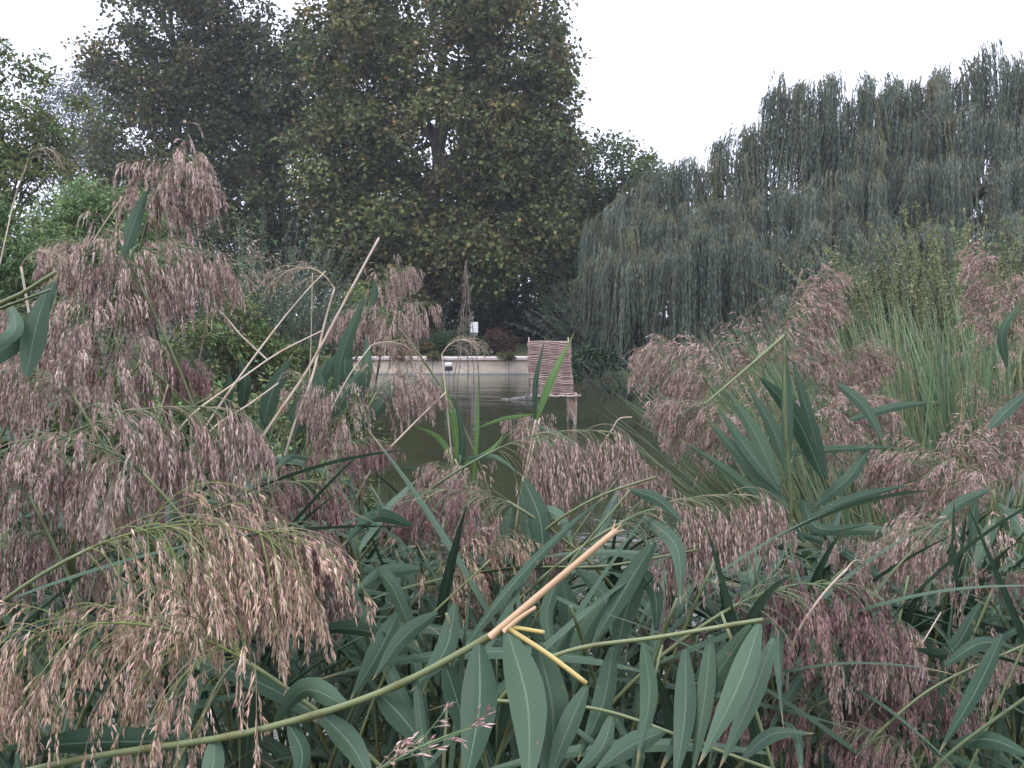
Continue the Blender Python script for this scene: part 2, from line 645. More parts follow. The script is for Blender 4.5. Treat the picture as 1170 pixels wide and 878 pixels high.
def blobs_px(base, lst):
    """(px, py, dist, half width m, half depth m, half height m, weight) -> blobs relative to the base"""
    out = []
    for px, py, d, rx, ry, rz, w in lst:
        p = at(px, py, d) - base
        out.append((p[0], p[1], p[2], rx, ry, rz, w))
    return out


PLANE = [(0.088, 0.110, 0.038), (0.112, 0.128, 0.046), (0.150, 0.138, 0.054), (0.205, 0.160, 0.068), (0.068, 0.088, 0.036)]
PLANE_W = [5, 4, 3, 1.3, 3]
b = g0(492, 34)
tree('plane_tree', 'biggest plane tree with a broad bronze green crown behind the pond wall', 'tree', b, 19,
     blobs_px(b, [(480, 30, 34, 3.6, 3.2, 3.6, 4), (585, 60, 34, 2.2, 2.6, 3.6, 3), (410, 60, 34.5, 2.0, 2.6, 3.4, 2.4),
                  (600, 160, 33.5, 2.0, 2.4, 2.6, 2.4), (500, 160, 33, 3.6, 2.8, 2.6, 3), (400, 190, 33.5, 2.0, 2.4, 2.6, 2),
                  (590, 240, 33, 2.0, 2.0, 2.0, 2.4), (440, 270, 32.5, 2.4, 2.0, 1.9, 2.4), (540, 290, 32, 2.3, 2.0, 1.5, 2.4),
                  (460, 335, 31.5, 1.9, 1.5, 1.1, 1.0), (500, -70, 34, 4.0, 3.2, 3.0, 2)]),
     860, 150, 0.85, (0.19, 0.15), PLANE, PLANE_W, 0.42, 0.33, seed=11, nlimb=34, group='plane trees beyond the pond')
b = g0(312, 37)
tree('plane_tree', 'middle plane tree with dark green crown between two larger planes', 'tree', b, 16,
     blobs_px(b, [(300, 75, 37, 2.4, 2.4, 2.3, 2.4), (330, 110, 36.5, 2.3, 2.3, 2.4, 2.5), (280, 160, 37, 2.2, 2.2, 2.4, 2.2), (330, 215, 36, 2.4, 2.2, 2.4, 2.4),
                  (290, 270, 36, 2.2, 2.0, 1.8, 1.6), (360, 290, 35.5, 1.6, 1.8, 1.6, 1.2)]),
     350, 140, 0.85, (0.18, 0.14), [(0.055, 0.080, 0.034), (0.07, 0.095, 0.038), (0.09, 0.095, 0.04), (0.13, 0.105, 0.045)], [5, 4, 2, .7], 0.34, 0.35, seed=12, nlimb=24,
     group='plane trees beyond the pond')
b = g0(205, 36)
tree('plane_tree', 'tall plane tree with loose ragged crown towering behind the pale green bush', 'tree', b, 18,
     blobs_px(b, [(195, 5, 36, 2.3, 2.2, 2.4, 2.4), (240, 40, 36, 2.0, 2.0, 2.4, 2), (150, 70, 36, 1.7, 1.7, 1.4, 1.3), (185, 95, 36, 2.4, 2.0, 1.8, 2),
                  (235, 130, 36, 1.8, 1.8, 1.8, 1.4), (150, 165, 35.5, 1.9, 1.7, 1.2, 1.2), (195, 200, 35, 2.1, 1.7, 1.2, 1.2), (215, -60, 36, 2.2, 2.2, 2.0, 1.2),
                  (140, 215, 35, 1.8, 1.5, 1.3, 1.0), (215, 270, 35, 1.8, 1.5, 1.5, 1.0)]),
     360, 120, 0.85, (0.18, 0.14), [(0.065, 0.086, 0.036), (0.085, 0.10, 0.04), (0.115, 0.105, 0.042), (0.16, 0.125, 0.05), (0.055, 0.07, 0.036)], [4, 4, 3, 1.3, 3], 0.36, 0.35, seed=13, nlimb=26,
     group='plane trees beyond the pond')
b = g0(600, 43)
tree('evergreen_tree', 'dark dense tree in shade between the biggest plane and the rounded green tree', 'tree', b, 10,
     blobs_px(b, [(600, 210, 43, 2.6, 2.0, 2.2, 2), (560, 260, 43, 2.6, 2.0, 2.2, 2), (640, 270, 43, 2.6, 2.0, 2.4, 2), (600, 330, 43, 3.4, 2.0, 2.2, 2), (500, 290, 43, 2.6, 2, 2.4, 2), (440, 240, 43, 2.6, 2, 2.6, 2)]),
     330, 110, 0.8, (0.2, 0.15), [(0.045, 0.065, 0.03), (0.055, 0.08, 0.035), (0.035, 0.05, 0.026)], None, 0.25, 0.3, 'dark_bark', seed=17, nlimb=14)
b = g0(708, 37)
tree('broadleaf_tree', 'rounded mid green tree standing between the big plane and the willow', 'tree', b, 10,
     blobs_px(b, [(700, 205, 37, 2.3, 2.0, 1.7, 2.4), (735, 225, 37, 1.7, 1.8, 1.4, 1.6), (675, 265, 36.5, 2.0, 1.8, 1.9, 2), (720, 300, 36, 2.3, 1.8, 1.8, 2), (665, 335, 35.5, 1.9, 1.6, 1.4, 1.5)]),
     300, 120, 0.65, (0.15, 0.11), [(0.075, 0.115, 0.036), (0.10, 0.14, 0.045), (0.058, 0.09, 0.034)], [3, 2, 2], 0.22, 0.3, seed=14, nlimb=18)
b = g0(95, 62)
tree('poplar_tree', 'hazy grey green poplar with thin branches far behind the left bank', 'tree', b, 19,
     blobs_px(b, [(110, 110, 62, 2.6, 2.4, 2.4, 2), (85, 140, 62, 2.8, 2.2, 3.2, 2), (130, 150, 61, 2.0, 2.0, 3.6, 1.6), (100, 200, 61, 4.2, 2.4, 3.0, 2.4), (60, 150, 62, 2.4, 2.0, 3.2, 1.4)]),
     300, 60, 0.8, (0.22, 0.12), [(0.10, 0.115, 0.095), (0.13, 0.145, 0.125), (0.08, 0.095, 0.08)], None, 0.25, 0.3, seed=15, nlimb=34, flat=1.2)
b = g0(8, 22)
tree('maple_tree', 'yellow green tree with upswept sprays at the edge of the far bank', 'tree', b, 8,
     blobs_px(b, [(0, 150, 22, 1.3, 1.2, 1.2, 2), (40, 160, 22, 0.8, 1.0, 1.0, 1.4), (20, 210, 21.5, 1.4, 1.2, 1.0, 2), (-40, 130, 22, 1.2, 1.2, 1.6, 1.4), (70, 150, 22, 0.5, .5, 0.35, .5), (95, 125, 22, 0.32, .3, 0.22, .18),
                  (15, 75, 22.5, .55, .5, 0.45, .3), (45, 85, 22.5, .5, .5, .5, .3), (-10, 60, 22.5, .6, .5, .5, .3)]),
     240, 48, 0.34, (0.12, 0.075), [(0.10, 0.135, 0.04), (0.13, 0.16, 0.048), (0.08, 0.11, 0.036), (0.18, 0.15, 0.055)], [4, 3, 3, .5], 0.16, 0.3, 'dark_bark', seed=16, nlimb=22, droop=-0.2)


def shrub(name, label, base, blobs, nclump, per, crad, leaf, palette, weights=None, seed=1, droop=0.1, group=None, cat='shrub', nstem=9, barkm='dark_bark', shell=0.5, flat=0.9):
    rng = np.random.default_rng(seed)
    root = thing(name, label, cat, base, group)
    B = np.array(blobs, float)
    k = rng.choice(len(B), nclump, p=B[:, 6] / B[:, 6].sum())
    d = nrm(rng.normal(0, 1, (nclump, 3)))
    r = shell + (1.1 - shell) * rng.uniform(0, 1, (nclump, 1)) ** 0.8
    C = B[k, :3] + d * r * B[k, 3:6]
    C[:, 2] = np.abs(C[:, 2]) * 0.97 + 0.03
    mb = MB()
    leafy_crown(mb, C, crad * rng.uniform(0.5, 1.4, len(C)), per, leaf[0], leaf[1], palette, weights, droop, flat, rng=rng)
    mt = MB()
    for i in rng.permutation(len(C))[:nstem]:
        limb_mesh(mt, np.array([rng.normal(0, .1), rng.normal(0, .1), -0.1]), C[i], 0.03, 0.007, 0.1, 8, rng=rng, sides=5)
    mt.build('branches', M[barkm], root)
    mb.build('foliage', M['foliage'], root, smooth=False)
    return root


def shoot_shrub(name, label, base, n, spread, h, lean, leaf, palette, weights=None, seed=1, grav=0.25, per_m=26, cat='shrub', group=None, area=(0.4, 0.4), barkm='dark_bark'):
    """upright leafy shoots fanning from a stool (osier, willow bush)"""
    rng = np.random.default_rng(seed)
    root = thing(name, label, cat, base, group)
    p0 = np.zeros((n, 3))
    a = rng.uniform(0, 2 * math.pi, n)
    rr = np.sqrt(rng.uniform(0, 1, n))
    p0[:, 0], p0[:, 1] = np.cos(a) * rr * area[0], np.sin(a) * rr * area[1]
    d0 = np.stack([np.cos(a) * rr * spread + lean[0] + rng.normal(0, .12, n), np.sin(a) * rr * spread + lean[1] + rng.normal(0, .12, n), np.ones(n)], -1)
    L = h * rng.uniform(0.5, 1.12, n) * np.sqrt(1 + (rr * spread * 0.5) ** 2)
    pts = grow(p0, d0, L, grav, 10, 0.035, rng)
    mt, mb = MB(), MB()
    tubes(mt, pts, np.linspace(0.008, 0.002, 11)[None], 4)
    cnt = np.maximum(4, (L * per_m).astype(int))
    who = np.repeat(np.arange(n), cnt)
    t = rng.uniform(0.12, 1.0, len(who))
    P, T = sample(pts, who, t)
    D = T * 0.75 + rng.normal(0, 0.55, P.shape)
    N = rng.normal(0, 0.6, P.shape)
    N[:, 2] += 0.7
    c = jit_cols(n, palette, weights, 0.2, rng)[who] * np.exp(rng.normal(0, .15, (len(who), 1)))
    sz = rng.uniform(.6, 1.25, len(who)) * (1.15 - 0.5 * t)
    leaf_quads(mb, P, D, N, leaf[0] * sz, leaf[1] * sz, np.clip(c, .004, .8))
    mt.build('branches', M[barkm], root)
    mb.build('foliage', M['foliage'], root, smooth=False)
    return root


LIGHT = [(0.15, 0.22, 0.085), (0.18, 0.25, 0.105), (0.11, 0.165, 0.065), (0.21, 0.26, 0.12)]
b = g0(110, 14)
shrub('bamboo_bush', 'pale fresh green bush with fine narrow leaves under the tall ragged plane', b,
      blobs_px(b, [(100, 245, 14, .75, .6, .55, 2), (150, 250, 14, .55, .5, .5, 1.5), (70, 265, 13.8, .6, .6, .6, 1.5), (120, 310, 13.6, .9, .7, .7, 2), (40, 320, 13.6, .8, .6, .7, 1.6), (170, 320, 13.6, .6, .6, .6, 1.2), (115, 225, 14, .35, .35, .3, .6)]),
      230, 90, 0.22, (0.11, 0.032), LIGHT, [4, 3, 3, 1], seed=21, droop=0.35)
b = g0(10, 12)
shrub('bamboo_bush', 'mid green leafy bush at the edge of the view below the yellow green tree', b,
      blobs_px(b, [(0, 290, 12, .8, .6, .7, 2), (50, 330, 12, .6, .5, .6, 1.5), (-50, 260, 12, .9, .6, .8, 2)]),
      110, 80, 0.24, (0.11, 0.04), [(0.11, 0.165, 0.06), (0.13, 0.195, 0.075), (0.09, 0.135, 0.05)], seed=22, droop=0.3)
b = g0(185, 28)
shrub('evergreen_shrub', 'dark olive shrub filling the gap under the tall ragged plane', b,
      blobs_px(b, [(150, 270, 28, 2.2, 1.2, 1.6, 2), (230, 290, 28, 2.0, 1.2, 1.5, 2), (120, 330, 27.5, 2.0, 1.2, 1.2, 1.5), (230, 345, 27, 2.0, 1.2, 1.0, 1.5)]),
      190, 80, 0.5, (0.15, 0.09), [(0.05, 0.072, 0.028), (0.075, 0.085, 0.03), (0.035, 0.055, 0.025)], seed=23)
OSIER = [(0.10, 0.135, 0.090), (0.125, 0.16, 0.11), (0.08, 0.11, 0.075), (0.14, 0.175, 0.105)]
shoot_shrub('osier_bush', 'grey green osier bush with upright leafy shoots beside the pale dry stalks', g0(292, 15), 210, 0.42, 3.1, (0.0, 0), (0.115, 0.03), OSIER, seed=24, area=(.55, .5), per_m=44)
shoot_shrub('osier_bush', 'shorter osier bush leaning over the water below the middle plane', g0(345, 16.5), 130, 0.5, 2.2, (0.1, 0), (0.11, 0.03), OSIER, seed=25, area=(.5, .4), per_m=44)
b = g0(385, 19)
shrub('bank_shrub', 'bright green low bush on the bank at the near end of the pond wall', b,
      blobs_px(b, [(370, 370, 19, .55, .4, .5, 1.5), (405, 355, 19, .5, .4, .5, 1.5), (350, 395, 18.5, .7, .4, .4, 1.5), (440, 375, 20, .6, .4, .4, 1)]),
      120, 60, 0.2, (0.09, 0.05), [(0.09, 0.15, 0.04), (0.12, 0.18, 0.055), (0.06, 0.10, 0.03)], seed=26)
b = g0(285, 12)
shrub('bank_shrub', 'mixed brown and green scrub at the foot of the osier bush', b,
      blobs_px(b, [(300, 400, 12, .6, .4, .35, 1.5), (260, 370, 12, .5, .4, .45, 1.5), (345, 420, 12, .5, .4, .3, 1.2), (235, 400, 11.5, .6, .4, .4, 1.2)]),
      140, 60, 0.16, (0.075, 0.035), [(0.08, 0.12, 0.04), (0.14, 0.13, 0.06), (0.06, 0.085, 0.035), (0.13, 0.18, 0.06)], seed=27)
SCRUB = [(0.085, 0.13, 0.045), (0.13, 0.14, 0.06), (0.065, 0.10, 0.04), (0.12, 0.17, 0.06)]
for k, (px, d, h, rx, lab) in enumerate([(340, 9.5, .75, .7, 'low scrub on the near bank behind the bent straw stalks'), (215, 8, .75, .8, 'leafy scrub behind the stacked mauve plumes'),
                                         (90, 7.5, .8, .9, 'leafy scrub behind the broad blades at the edge'), (-20, 7, .9, .9, 'scrub half out of view behind the edge reeds'), (370, 13, .6, .6, 'low brown scrub where the bank meets the pond wall'),
                                         (300, 6.0, .55, .6, 'small weedy scrub just beyond the reed bed')]):
    b = g0(px, d)
    b[2] = max(b[2], -.1)
    shrub('bank_shrub', lab, b, [(0, 0, h * .6, rx, .5, h * .6, 2), (rx * .6, .1, h * .4, rx * .6, .4, h * .5, 1), (-rx * .6, .1, h * .4, rx * .6, .4, h * .5, 1)], 130, 60, 0.15, (0.075, 0.032), SCRUB, seed=400 + k)
# shrubs on the far bank between the trunks
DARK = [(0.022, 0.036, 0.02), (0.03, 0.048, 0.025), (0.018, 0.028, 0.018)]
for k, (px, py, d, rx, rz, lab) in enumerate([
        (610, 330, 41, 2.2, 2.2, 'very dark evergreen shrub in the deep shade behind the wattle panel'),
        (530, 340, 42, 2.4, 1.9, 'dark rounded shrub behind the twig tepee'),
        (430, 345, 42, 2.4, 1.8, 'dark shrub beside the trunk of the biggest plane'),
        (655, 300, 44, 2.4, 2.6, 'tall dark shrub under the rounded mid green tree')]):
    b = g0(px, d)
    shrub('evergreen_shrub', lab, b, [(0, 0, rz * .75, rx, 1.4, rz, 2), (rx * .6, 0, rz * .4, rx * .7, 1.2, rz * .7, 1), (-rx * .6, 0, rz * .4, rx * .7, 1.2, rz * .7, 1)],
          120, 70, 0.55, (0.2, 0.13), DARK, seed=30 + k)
b = g0(527, 29)
shrub('evergreen_shrub', 'low dark green clipped shrub behind the pond wall beside the white sign', b, [(0, 0, .5, .55, .45, .45, 2), (-.5, 0, .35, .5, .4, .35, 1), (.45, 0, .3, .4, .4, .3, 1)], 90, 60, 0.2, (0.1, 0.06),
      [(0.04, 0.075, 0.03), (0.055, 0.095, 0.035), (0.03, 0.06, 0.025)], seed=41)
b = g0(568, 29.5)
shrub('barberry_shrub', 'dull red leaved shrub behind the pond wall beside the clipped green one', b, [(0, 0, .45, .5, .4, .4, 2), (.25, 0, .3, .35, .4, .3, 1)], 70, 60, 0.17, (0.08, 0.05),
      [(0.075, 0.04, 0.03), (0.10, 0.05, 0.035), (0.06, 0.05, 0.03)], seed=42)
b = g0(480, 28.6)
shrub('bedding_shrub', 'low green and rusty planting on top of the pond wall near the twig tepee', b, [(0, 0, .22, .6, .3, .18, 2), (-.9, 0, .25, .6, .3, .2, 1)], 60, 50, 0.13, (0.07, 0.045),
      [(0.05, 0.09, 0.03), (0.12, 0.06, 0.035), (0.07, 0.10, 0.035)], seed=43)
b = g0(436, 29)
shrub('bedding_shrub', 'leafy green planting at the end of the pond wall nearest the osiers', b, [(0, 0, .35, .7, .3, .3, 2), (-.9, 0, .4, .7, .3, .35, 1)], 80, 50, 0.15, (0.08, 0.05), [(0.05, 0.09, 0.03), (0.08, 0.10, 0.035)], seed=44)
p = at(628, 427, 26)
shrub('bank_shrub', 'green weeds hanging over the water where the pond wall ends', np.array([p[0], 25.9, -0.25]), [(0, 0, .25, .32, .3, .3, 2), (.4, .1, .3, .4, .3, .3, 1.5), (.9, 0, .3, .5, .3, .35, 1.5)],
      80, 55, 0.16, (0.09, 0.05), [(0.05, 0.10, 0.03), (0.07, 0.12, 0.04), (0.04, 0.075, 0.028)], seed=45)
for k, (px, lab) in enumerate([(455, 'weed tuft trailing over the wall coping below the little mauve plume'), (497, 'weed tuft on the wall coping beside the pond lamp'), (578, 'leafy weed hanging over the wall coping near the wattle panel')]):
    p = at(px, 408, 26.7)
    shrub('wall_weed', lab, np.array([p[0], 26.62, .25]), [(0, 0, .03, .16 + .05 * k, .12, .07, 2)], 22, 45, 0.09, (0.07, 0.035), [(0.07, 0.11, 0.035), (0.11, 0.12, 0.05), (0.12, 0.07, 0.035)], seed=430 + k, nstem=4, cat='weed', droop=.5)
# right hand bank, under the willow
BUSH = [(0.065, 0.09, 0.065), (0.085, 0.112, 0.082), (0.05, 0.07, 0.05)]
b = g0(672, 22)
b[2] = -0.25
shrub('bank_shrub', 'dark green waterside bush beside the wattle panel', b, [(0, 0, .45, .75, .5, .5, 2), (.6, 0, .4, .6, .5, .45, 1.5), (-.4, .2, .35, .5, .5, .4, 1.2)], 150, 60, 0.24, (0.12, 0.055), [(0.035, 0.062, 0.032), (0.045, 0.08, 0.04), (0.028, 0.048, 0.026)], seed=46)
shoot_shrub('willow_bush', 'grey green willow bush at the water edge below the hanging willow branches', g0(735, 20.5), 190, 0.85, 1.75, (-0.05, -.1), (0.12, 0.03), BUSH, seed=47, area=(.7, .5), per_m=50)
shoot_shrub('willow_bush', 'taller grey green willow bush behind the waterside bush', g0(690, 24), 190, 0.7, 2.3, (-0.05, 0), (0.13, 0.034), BUSH, seed=48, area=(.8, .5), per_m=46)
shoot_shrub('willow_bush', 'wide grey green willow bush in the shade of the willow curtain', g0(815, 19.5), 200, 0.9, 1.7, (0, -.1), (0.12, 0.03), BUSH, seed=49, area=(1.0, .5), per_m=46)
shoot_shrub('willow_bush', 'low dark willow bush behind the fluffy pink plumes', g0(930, 16), 160, 0.8, 1.3, (0, 0), (0.11, 0.03), BUSH, seed=50, area=(1.2, .5), per_m=46)
YG = [(0.18, 0.205, 0.09), (0.22, 0.235, 0.115), (0.14, 0.165, 0.075), (0.17, 0.205, 0.10)]
shoot_shrub('tamarisk_bush', 'feathery yellow green bush with upswept sprays in front of the willow', g0(1125, 12), 470, 0.75, 2.9, (0.0, 0), (0.085, 0.026), YG, seed=51, area=(.85, .5), per_m=90, grav=0.05)
shoot_shrub('tamarisk_bush', 'smaller feathery bush beside the sedge under the willow', g0(1040, 12.5), 190, 0.6, 2.3, (-.05, 0), (0.085, 0.030), [(0.085, 0.11, 0.05), (0.10, 0.12, 0.055), (0.07, 0.09, 0.045)], seed=52, area=(.45, .4), per_m=110, grav=0.1)

# far woodland that closes the view: one mass nobody could count
rng = np.random.default_rng(60)
mb = MB()
nC = 1250
a = rng.uniform(-62, 62, nC)
hh = 7.6 + 1.6 * np.sin(a * 0.21) + 1.0 * np.sin(a * 0.53 + 1)
C = np.stack([a, 60 + rng.normal(0, 2.2, nC) - 0.004 * a * a, rng.uniform(0, 1, nC) ** 0.8 * hh + 0.3], -1)
leafy_crown(mb, C, rng.uniform(0.8, 1.7, nC), 55, 0.42, 0.30, [(0.035, 0.055, 0.028), (0.05, 0.07, 0.03), (0.028, 0.042, 0.024)], [3, 2, 2], rng=rng)
tag(mb.build('woodland', M['foliage'], smooth=False), 'dark band of woodland behind the trees beyond the pond', 'woodland', kind='stuff')

# ------------------------------------------------------------------ weeping willow
rng = np.random.default_rng(70)
wb = g0(1040, 26)
root = thing('weeping_willow', 'huge grey green weeping willow with hanging curtains beside the pond', 'tree', wb)
domes = [  # px, py, dist, radius m, mean strand length m, strands
    (1120, 52, 26, 1.1, 3.2, 95), (1155, 78, 26, 1.1, 3.2, 90), (1085, 75, 26, .9, 3.0, 80), (1050, 92, 25.5, .9, 2.8, 80), (1012, 98, 26, .9, 2.8, 80),
    (965, 100, 25.5, .8, 2.8, 80), (925, 88, 25, .7, 3.0, 75), (898, 98, 25, .6, 2.8, 60), (870, 145, 25, .8, 2.2, 70), (838, 165, 25.5, .9, 1.9, 75),
    (800, 185, 25.5, .9, 1.9, 75), (765, 190, 26, .9, 1.9, 70), (735, 212, 25.5, .9, 2.2, 70), (712, 235, 25, .8, 2.6, 70), (700, 262, 24, .7, 2.8, 70), (688, 300, 23.5, .55, 2.4, 55),
    (760, 240, 24, 1.0, 2.3, 85), (800, 235, 24, 1.0, 2.2, 80), (840, 225, 24, 1.0, 2.1, 80), (880, 215, 24, 1.0, 2.2, 80), (920, 210, 23.5, 1.0, 2.2, 80),
    (960, 190, 24, 1.0, 2.3, 80), (1000, 195, 23.5, 1.0, 2.4, 80), (1045, 185, 24, 1.0, 2.4, 85), (1085, 180, 23.5, 1.0, 2.4, 80), (1130, 175, 24, 1.0, 2.4, 85), (1170, 170, 24, 1.0, 2.4, 80),
    (735, 285, 22.5, .9, 2.4, 85), (775, 275, 22, .9, 2.6, 85), (815, 262, 22, .9, 2.8, 90), (855, 265, 21.5, .9, 2.7, 90), (880, 290, 21.5, .8, 2.3, 70),
    (920, 270, 21.5, 1.0, 2.2, 80), (960, 262, 21.5, .9, 2.0, 75), (1000, 255, 21, .9, 2.2, 75), (1040, 262, 21, .9, 2.0, 70), (1080, 250, 21, 1.0, 1.9, 75), (1130, 245, 21, 1.0, 1.9, 75), (1175, 240, 21, 1.0, 2.0, 75),
    (970, 318, 20, .6, 1.6, 60), (1005, 312, 20, .5, 1.6, 55), (1050, 320, 20, .7, 1.6, 60), (905, 330, 20.5, .8, 1.5, 60), (1100, 320, 20, .9, 1.6, 60), (1160, 310, 20, .9, 1.6, 60),
    (1215, 60, 26, 1.2, 3.4, 80), (1215, 180, 24, 1.2, 3.2, 80), (1215, 280, 21.5, 1.2, 2.6, 80), (1260, 120, 26, 1.3, 3.4, 70), (1270, 240, 23, 1.2, 3.2, 70),
    (900, 150, 29, 1.5, 2.8, 60), (1000, 110, 30, 1.5, 3, 60), (1100, 90, 30, 1.6, 3, 60), (1180, 110, 30, 1.6, 3, 60), (820, 230, 29, 1.4, 2.4, 60), (1000, 200, 31, 2, 3, 60), (1100, 200, 31, 2, 3, 60),
    (940, 140, 25, .9, 2.2, 60), (1030, 135, 25, .9, 2.2, 60), (1110, 120, 25, 1.0, 2.4, 70), (1160, 130, 25, 1.0, 2.2, 60), (985, 150, 24.5, .9, 2.0, 60), (1075, 140, 25, .9, 2.2, 60),
]
mt, mb, mtw = MB(), MB(), MB()
top = np.array([0.2, 0, 3.0])
limb_mesh(mt, np.array([0, 0, -.2]), top, 0.55, 0.42, 0, 8, rng=rng, sides=10)
forks = [limb_mesh(mt, top, np.array(p, float), 0.3, 0.10, 0.12, 10, rng=rng, sides=7) for p in [(-2.2, -.5, 6.0), (0.6, .3, 7.2), (2.6, .6, 7.0), (-4.5, -1.2, 4.6), (.5, -3, 5.0), (3, -2.5, 5.0), (-1, 2.5, 6)]]
FK = np.concatenate([f[4:] for f in forks])
WIL = np.array([(0.128, 0.172, 0.136), (0.165, 0.21, 0.168), (0.10, 0.138, 0.110), (0.175, 0.205, 0.135), (0.23, 0.21, 0.105)])
for px, py, d, rad, ml, ns in domes:
    apex = at(px, py, d) - wb
    src = FK[np.argmin(np.linalg.norm(FK - (apex - [0, 0, 1.2]), axis=1))]
    if np.linalg.norm(src - apex) < 6 and apex[1] > -0.8:
        limb_mesh(mt, src, apex - [0, 0, .25], 0.05, 0.012, 0.10, 10, rng=rng, sides=5)
    nt_ = max(7, int(ns / 6.5))                             # tresses: bundles of strands that hang together
    ta = rng.uniform(0, 2 * math.pi, nt_)
    tr = np.sqrt(rng.uniform(0, 1, nt_)) * rad * 1.05
    tp0 = apex + np.stack([np.cos(ta) * tr, np.sin(ta) * tr, -0.5 * tr**2 / rad + rng.normal(0, 0.16, nt_)], -1)
    tL = ml * rng.uniform(0.55, 1.6, nt_)
    tcol = WIL[rng.choice(5, nt_, p=[.32, .30, .22, .12, .04])] * np.exp(rng.normal(0, .16, (nt_, 1)))
    per = rng.integers(15, 25, nt_)
    tw = np.repeat(np.arange(nt_), per)
    ns = len(tw)
    p0 = tp0[tw] + rng.normal(0, 1, (ns, 3)) * [.11, .11, .10]
    d0 = np.stack([np.cos(ta) * .7, np.sin(ta) * .7, np.full(nt_, 0.25)], -1)[tw] + rng.normal(0, .28, (ns, 3))
    L = tL[tw] * rng.uniform(0.6, 1.1, ns)
    L = np.minimum(L, (p0[:, 2] - 0.15) * rng.uniform(.9, 1.1, ns)).clip(0.5)
    pts = grow(p0, d0, L, 9.0, 14, 0.02, rng)
    drift = rng.normal(0, .075, (nt_, 2))[tw] + rng.normal(0, .03, (ns, 2))
    pts[:, :, :2] += drift[:, None, :] * (np.linspace(0, 1, 15) ** 1.5)[None, :, None] * L[:, None, None]
    ribbons(mtw, pts, np.linspace(0.012, 0.005, 15)[None], rng=rng, col=(0.16, 0.14, 0.06))
    cnt = (L * 24).astype(int)
    who = np.repeat(np.arange(ns), cnt)
    t = rng.uniform(0.02, 1, len(who))
    P, T = sample(pts, who, t)
    D = T + rng.normal(0, 0.22, P.shape)
    D[:, 2] -= 0.4
    N = rng.normal(0, 1, P.shape)
    c = (0.65 * tcol[tw] + 0.35 * WIL[rng.choice(5, ns, p=[.32, .28, .24, .12, .04])])[who] * np.exp(rng.normal(0, .14, (len(who), 1)))
    sz = rng.uniform(.6, 1.25, len(who))
    leaf_quads(mb, P, D, N, 0.14 * sz, 0.028 * sz, c)
mt.build('trunk', M['dark_bark'], root)
mtw.build('branches', M['willow'], root)
mb.build('crown', M['willow'], root, smooth=False)


# ------------------------------------------------------------------ sedge clumps
def sedge(label, base, n, rad, h, lean, seed, pal, w=0.010):
    rng = np.random.default_rng(seed)
    root = thing('sedge_clump', label, 'sedge', base, 'sedge clumps at the water edge')
    a = rng.uniform(0, 2 * math.pi, n)
    r = np.sqrt(rng.uniform(0, 1, n)) * rad
    p0 = np.stack([np.cos(a) * r, np.sin(a) * r, np.full(n, -0.3)], -1)
    d0 = np.stack([np.cos(a) * .22 + lean[0] * 1.7 + rng.normal(0, .14, n), np.sin(a) * .22 + lean[1] + rng.normal(0, .1, n), np.ones(n)], -1)
    L = h * rng.uniform(.55, 1.1, n)
    pts = grow(p0, d0, L, rng.uniform(0.05, 0.55, n) / h, 9, 0.02, rng)
    mb = MB()
    ribbons(mb, pts, np.array([1, 1, 1, 1, .95, .9, .8, .65, .4, .05])[None] * w, rng=rng, col=jit_cols(n, pal, None, .2, rng))
    mb.build('blades', M['sedge'], root)


SED = [(0.12, 0.175, 0.095), (0.155, 0.21, 0.12), (0.10, 0.145, 0.082), (0.18, 0.235, 0.12), (0.12, 0.18, 0.09), (0.28, 0.25, 0.15)]
for k, (px, d, n, rad, h, lean, lab) in enumerate([
        (1030, 5.8, 460, .45, 2.1, (-.17, 0), 'tall bright sedge clump with arching blades before the feathery bush'),
        (1075, 4.4, 300, .34, 1.75, (-.05, 0), 'nearest sedge clump standing just behind the broad dusky pink plume'),
        (1095, 5.2, 440, .45, 2.1, (-.17, 0), 'dense sedge clump between two stands of fluffy pink plumes'),
        (1165, 5.6, 380, .45, 2.2, (-.2, 0), 'sedge clump behind the pink plume at the edge of the view'),
        (255, 6.5, 90, .4, 0.9, (.0, 0), 'thin grass tuft below the grey green osiers')]):
    p = g0(px, d)
    p[2] = max(p[2], -0.35)
    sedge(lab, p, int(n * 4.2), rad * 1.25, h * 1.1, lean, 80 + k, SED, 0.013)

# ------------------------------------------------------------------ wattle screen on stilts
WD = 14.5
c0 = at(629, 452, WD)
screen = thing('wattle_screen', 'pinkish brown woven wattle panel standing on wooden stilts in the pond', 'screen', (c0[0], WD, WATER_Z))
z0 = c0[2] - WATER_Z                                     # bottom of the panel above water
PW, PH, TILT = 0.71, 0.93, 0.10


def panel_pt(u, v, off=0.0):
    return np.array([(u - .5) * PW + .02 - v * .05, v * PH * math.sin(TILT) + off, z0 + 0.02 + v * PH * math.cos(TILT)])


rng = np.random.default_rng(90)
mb = MB()
nr = 44
for i in range(nr):
    v = (i + .5) / nr
    us = np.linspace(-0.02 - rng.uniform(0, .03), 1.02 + rng.uniform(0, .03), 25)
    ph = (i % 2) * math.pi
    pts = np.array([panel_pt(u + 0.012 * math.sin(v * 9), v + rng.normal(0, .0012) + 0.004 * math.sin(u * 7 + i), 0.014 * math.sin(u * 4 * math.pi + ph)) for u in us])
    if i in (16, 17) and i == 16:
        pts[:, 2] -= 0.006
    cc = np.array([(0.40, 0.275, 0.24), (0.48, 0.345, 0.30), (0.31, 0.205, 0.18), (0.44, 0.34, 0.30)])[rng.integers(4)] * rng.uniform(.8, 1.15)
    tubes(mb, pts, 0.0122 * rng.uniform(.85, 1.1) * np.linspace(1, .75, 25)[::rng.choice([-1, 1])][None], 5, cc)
mb.build('woven_panel', M['withy'], screen)
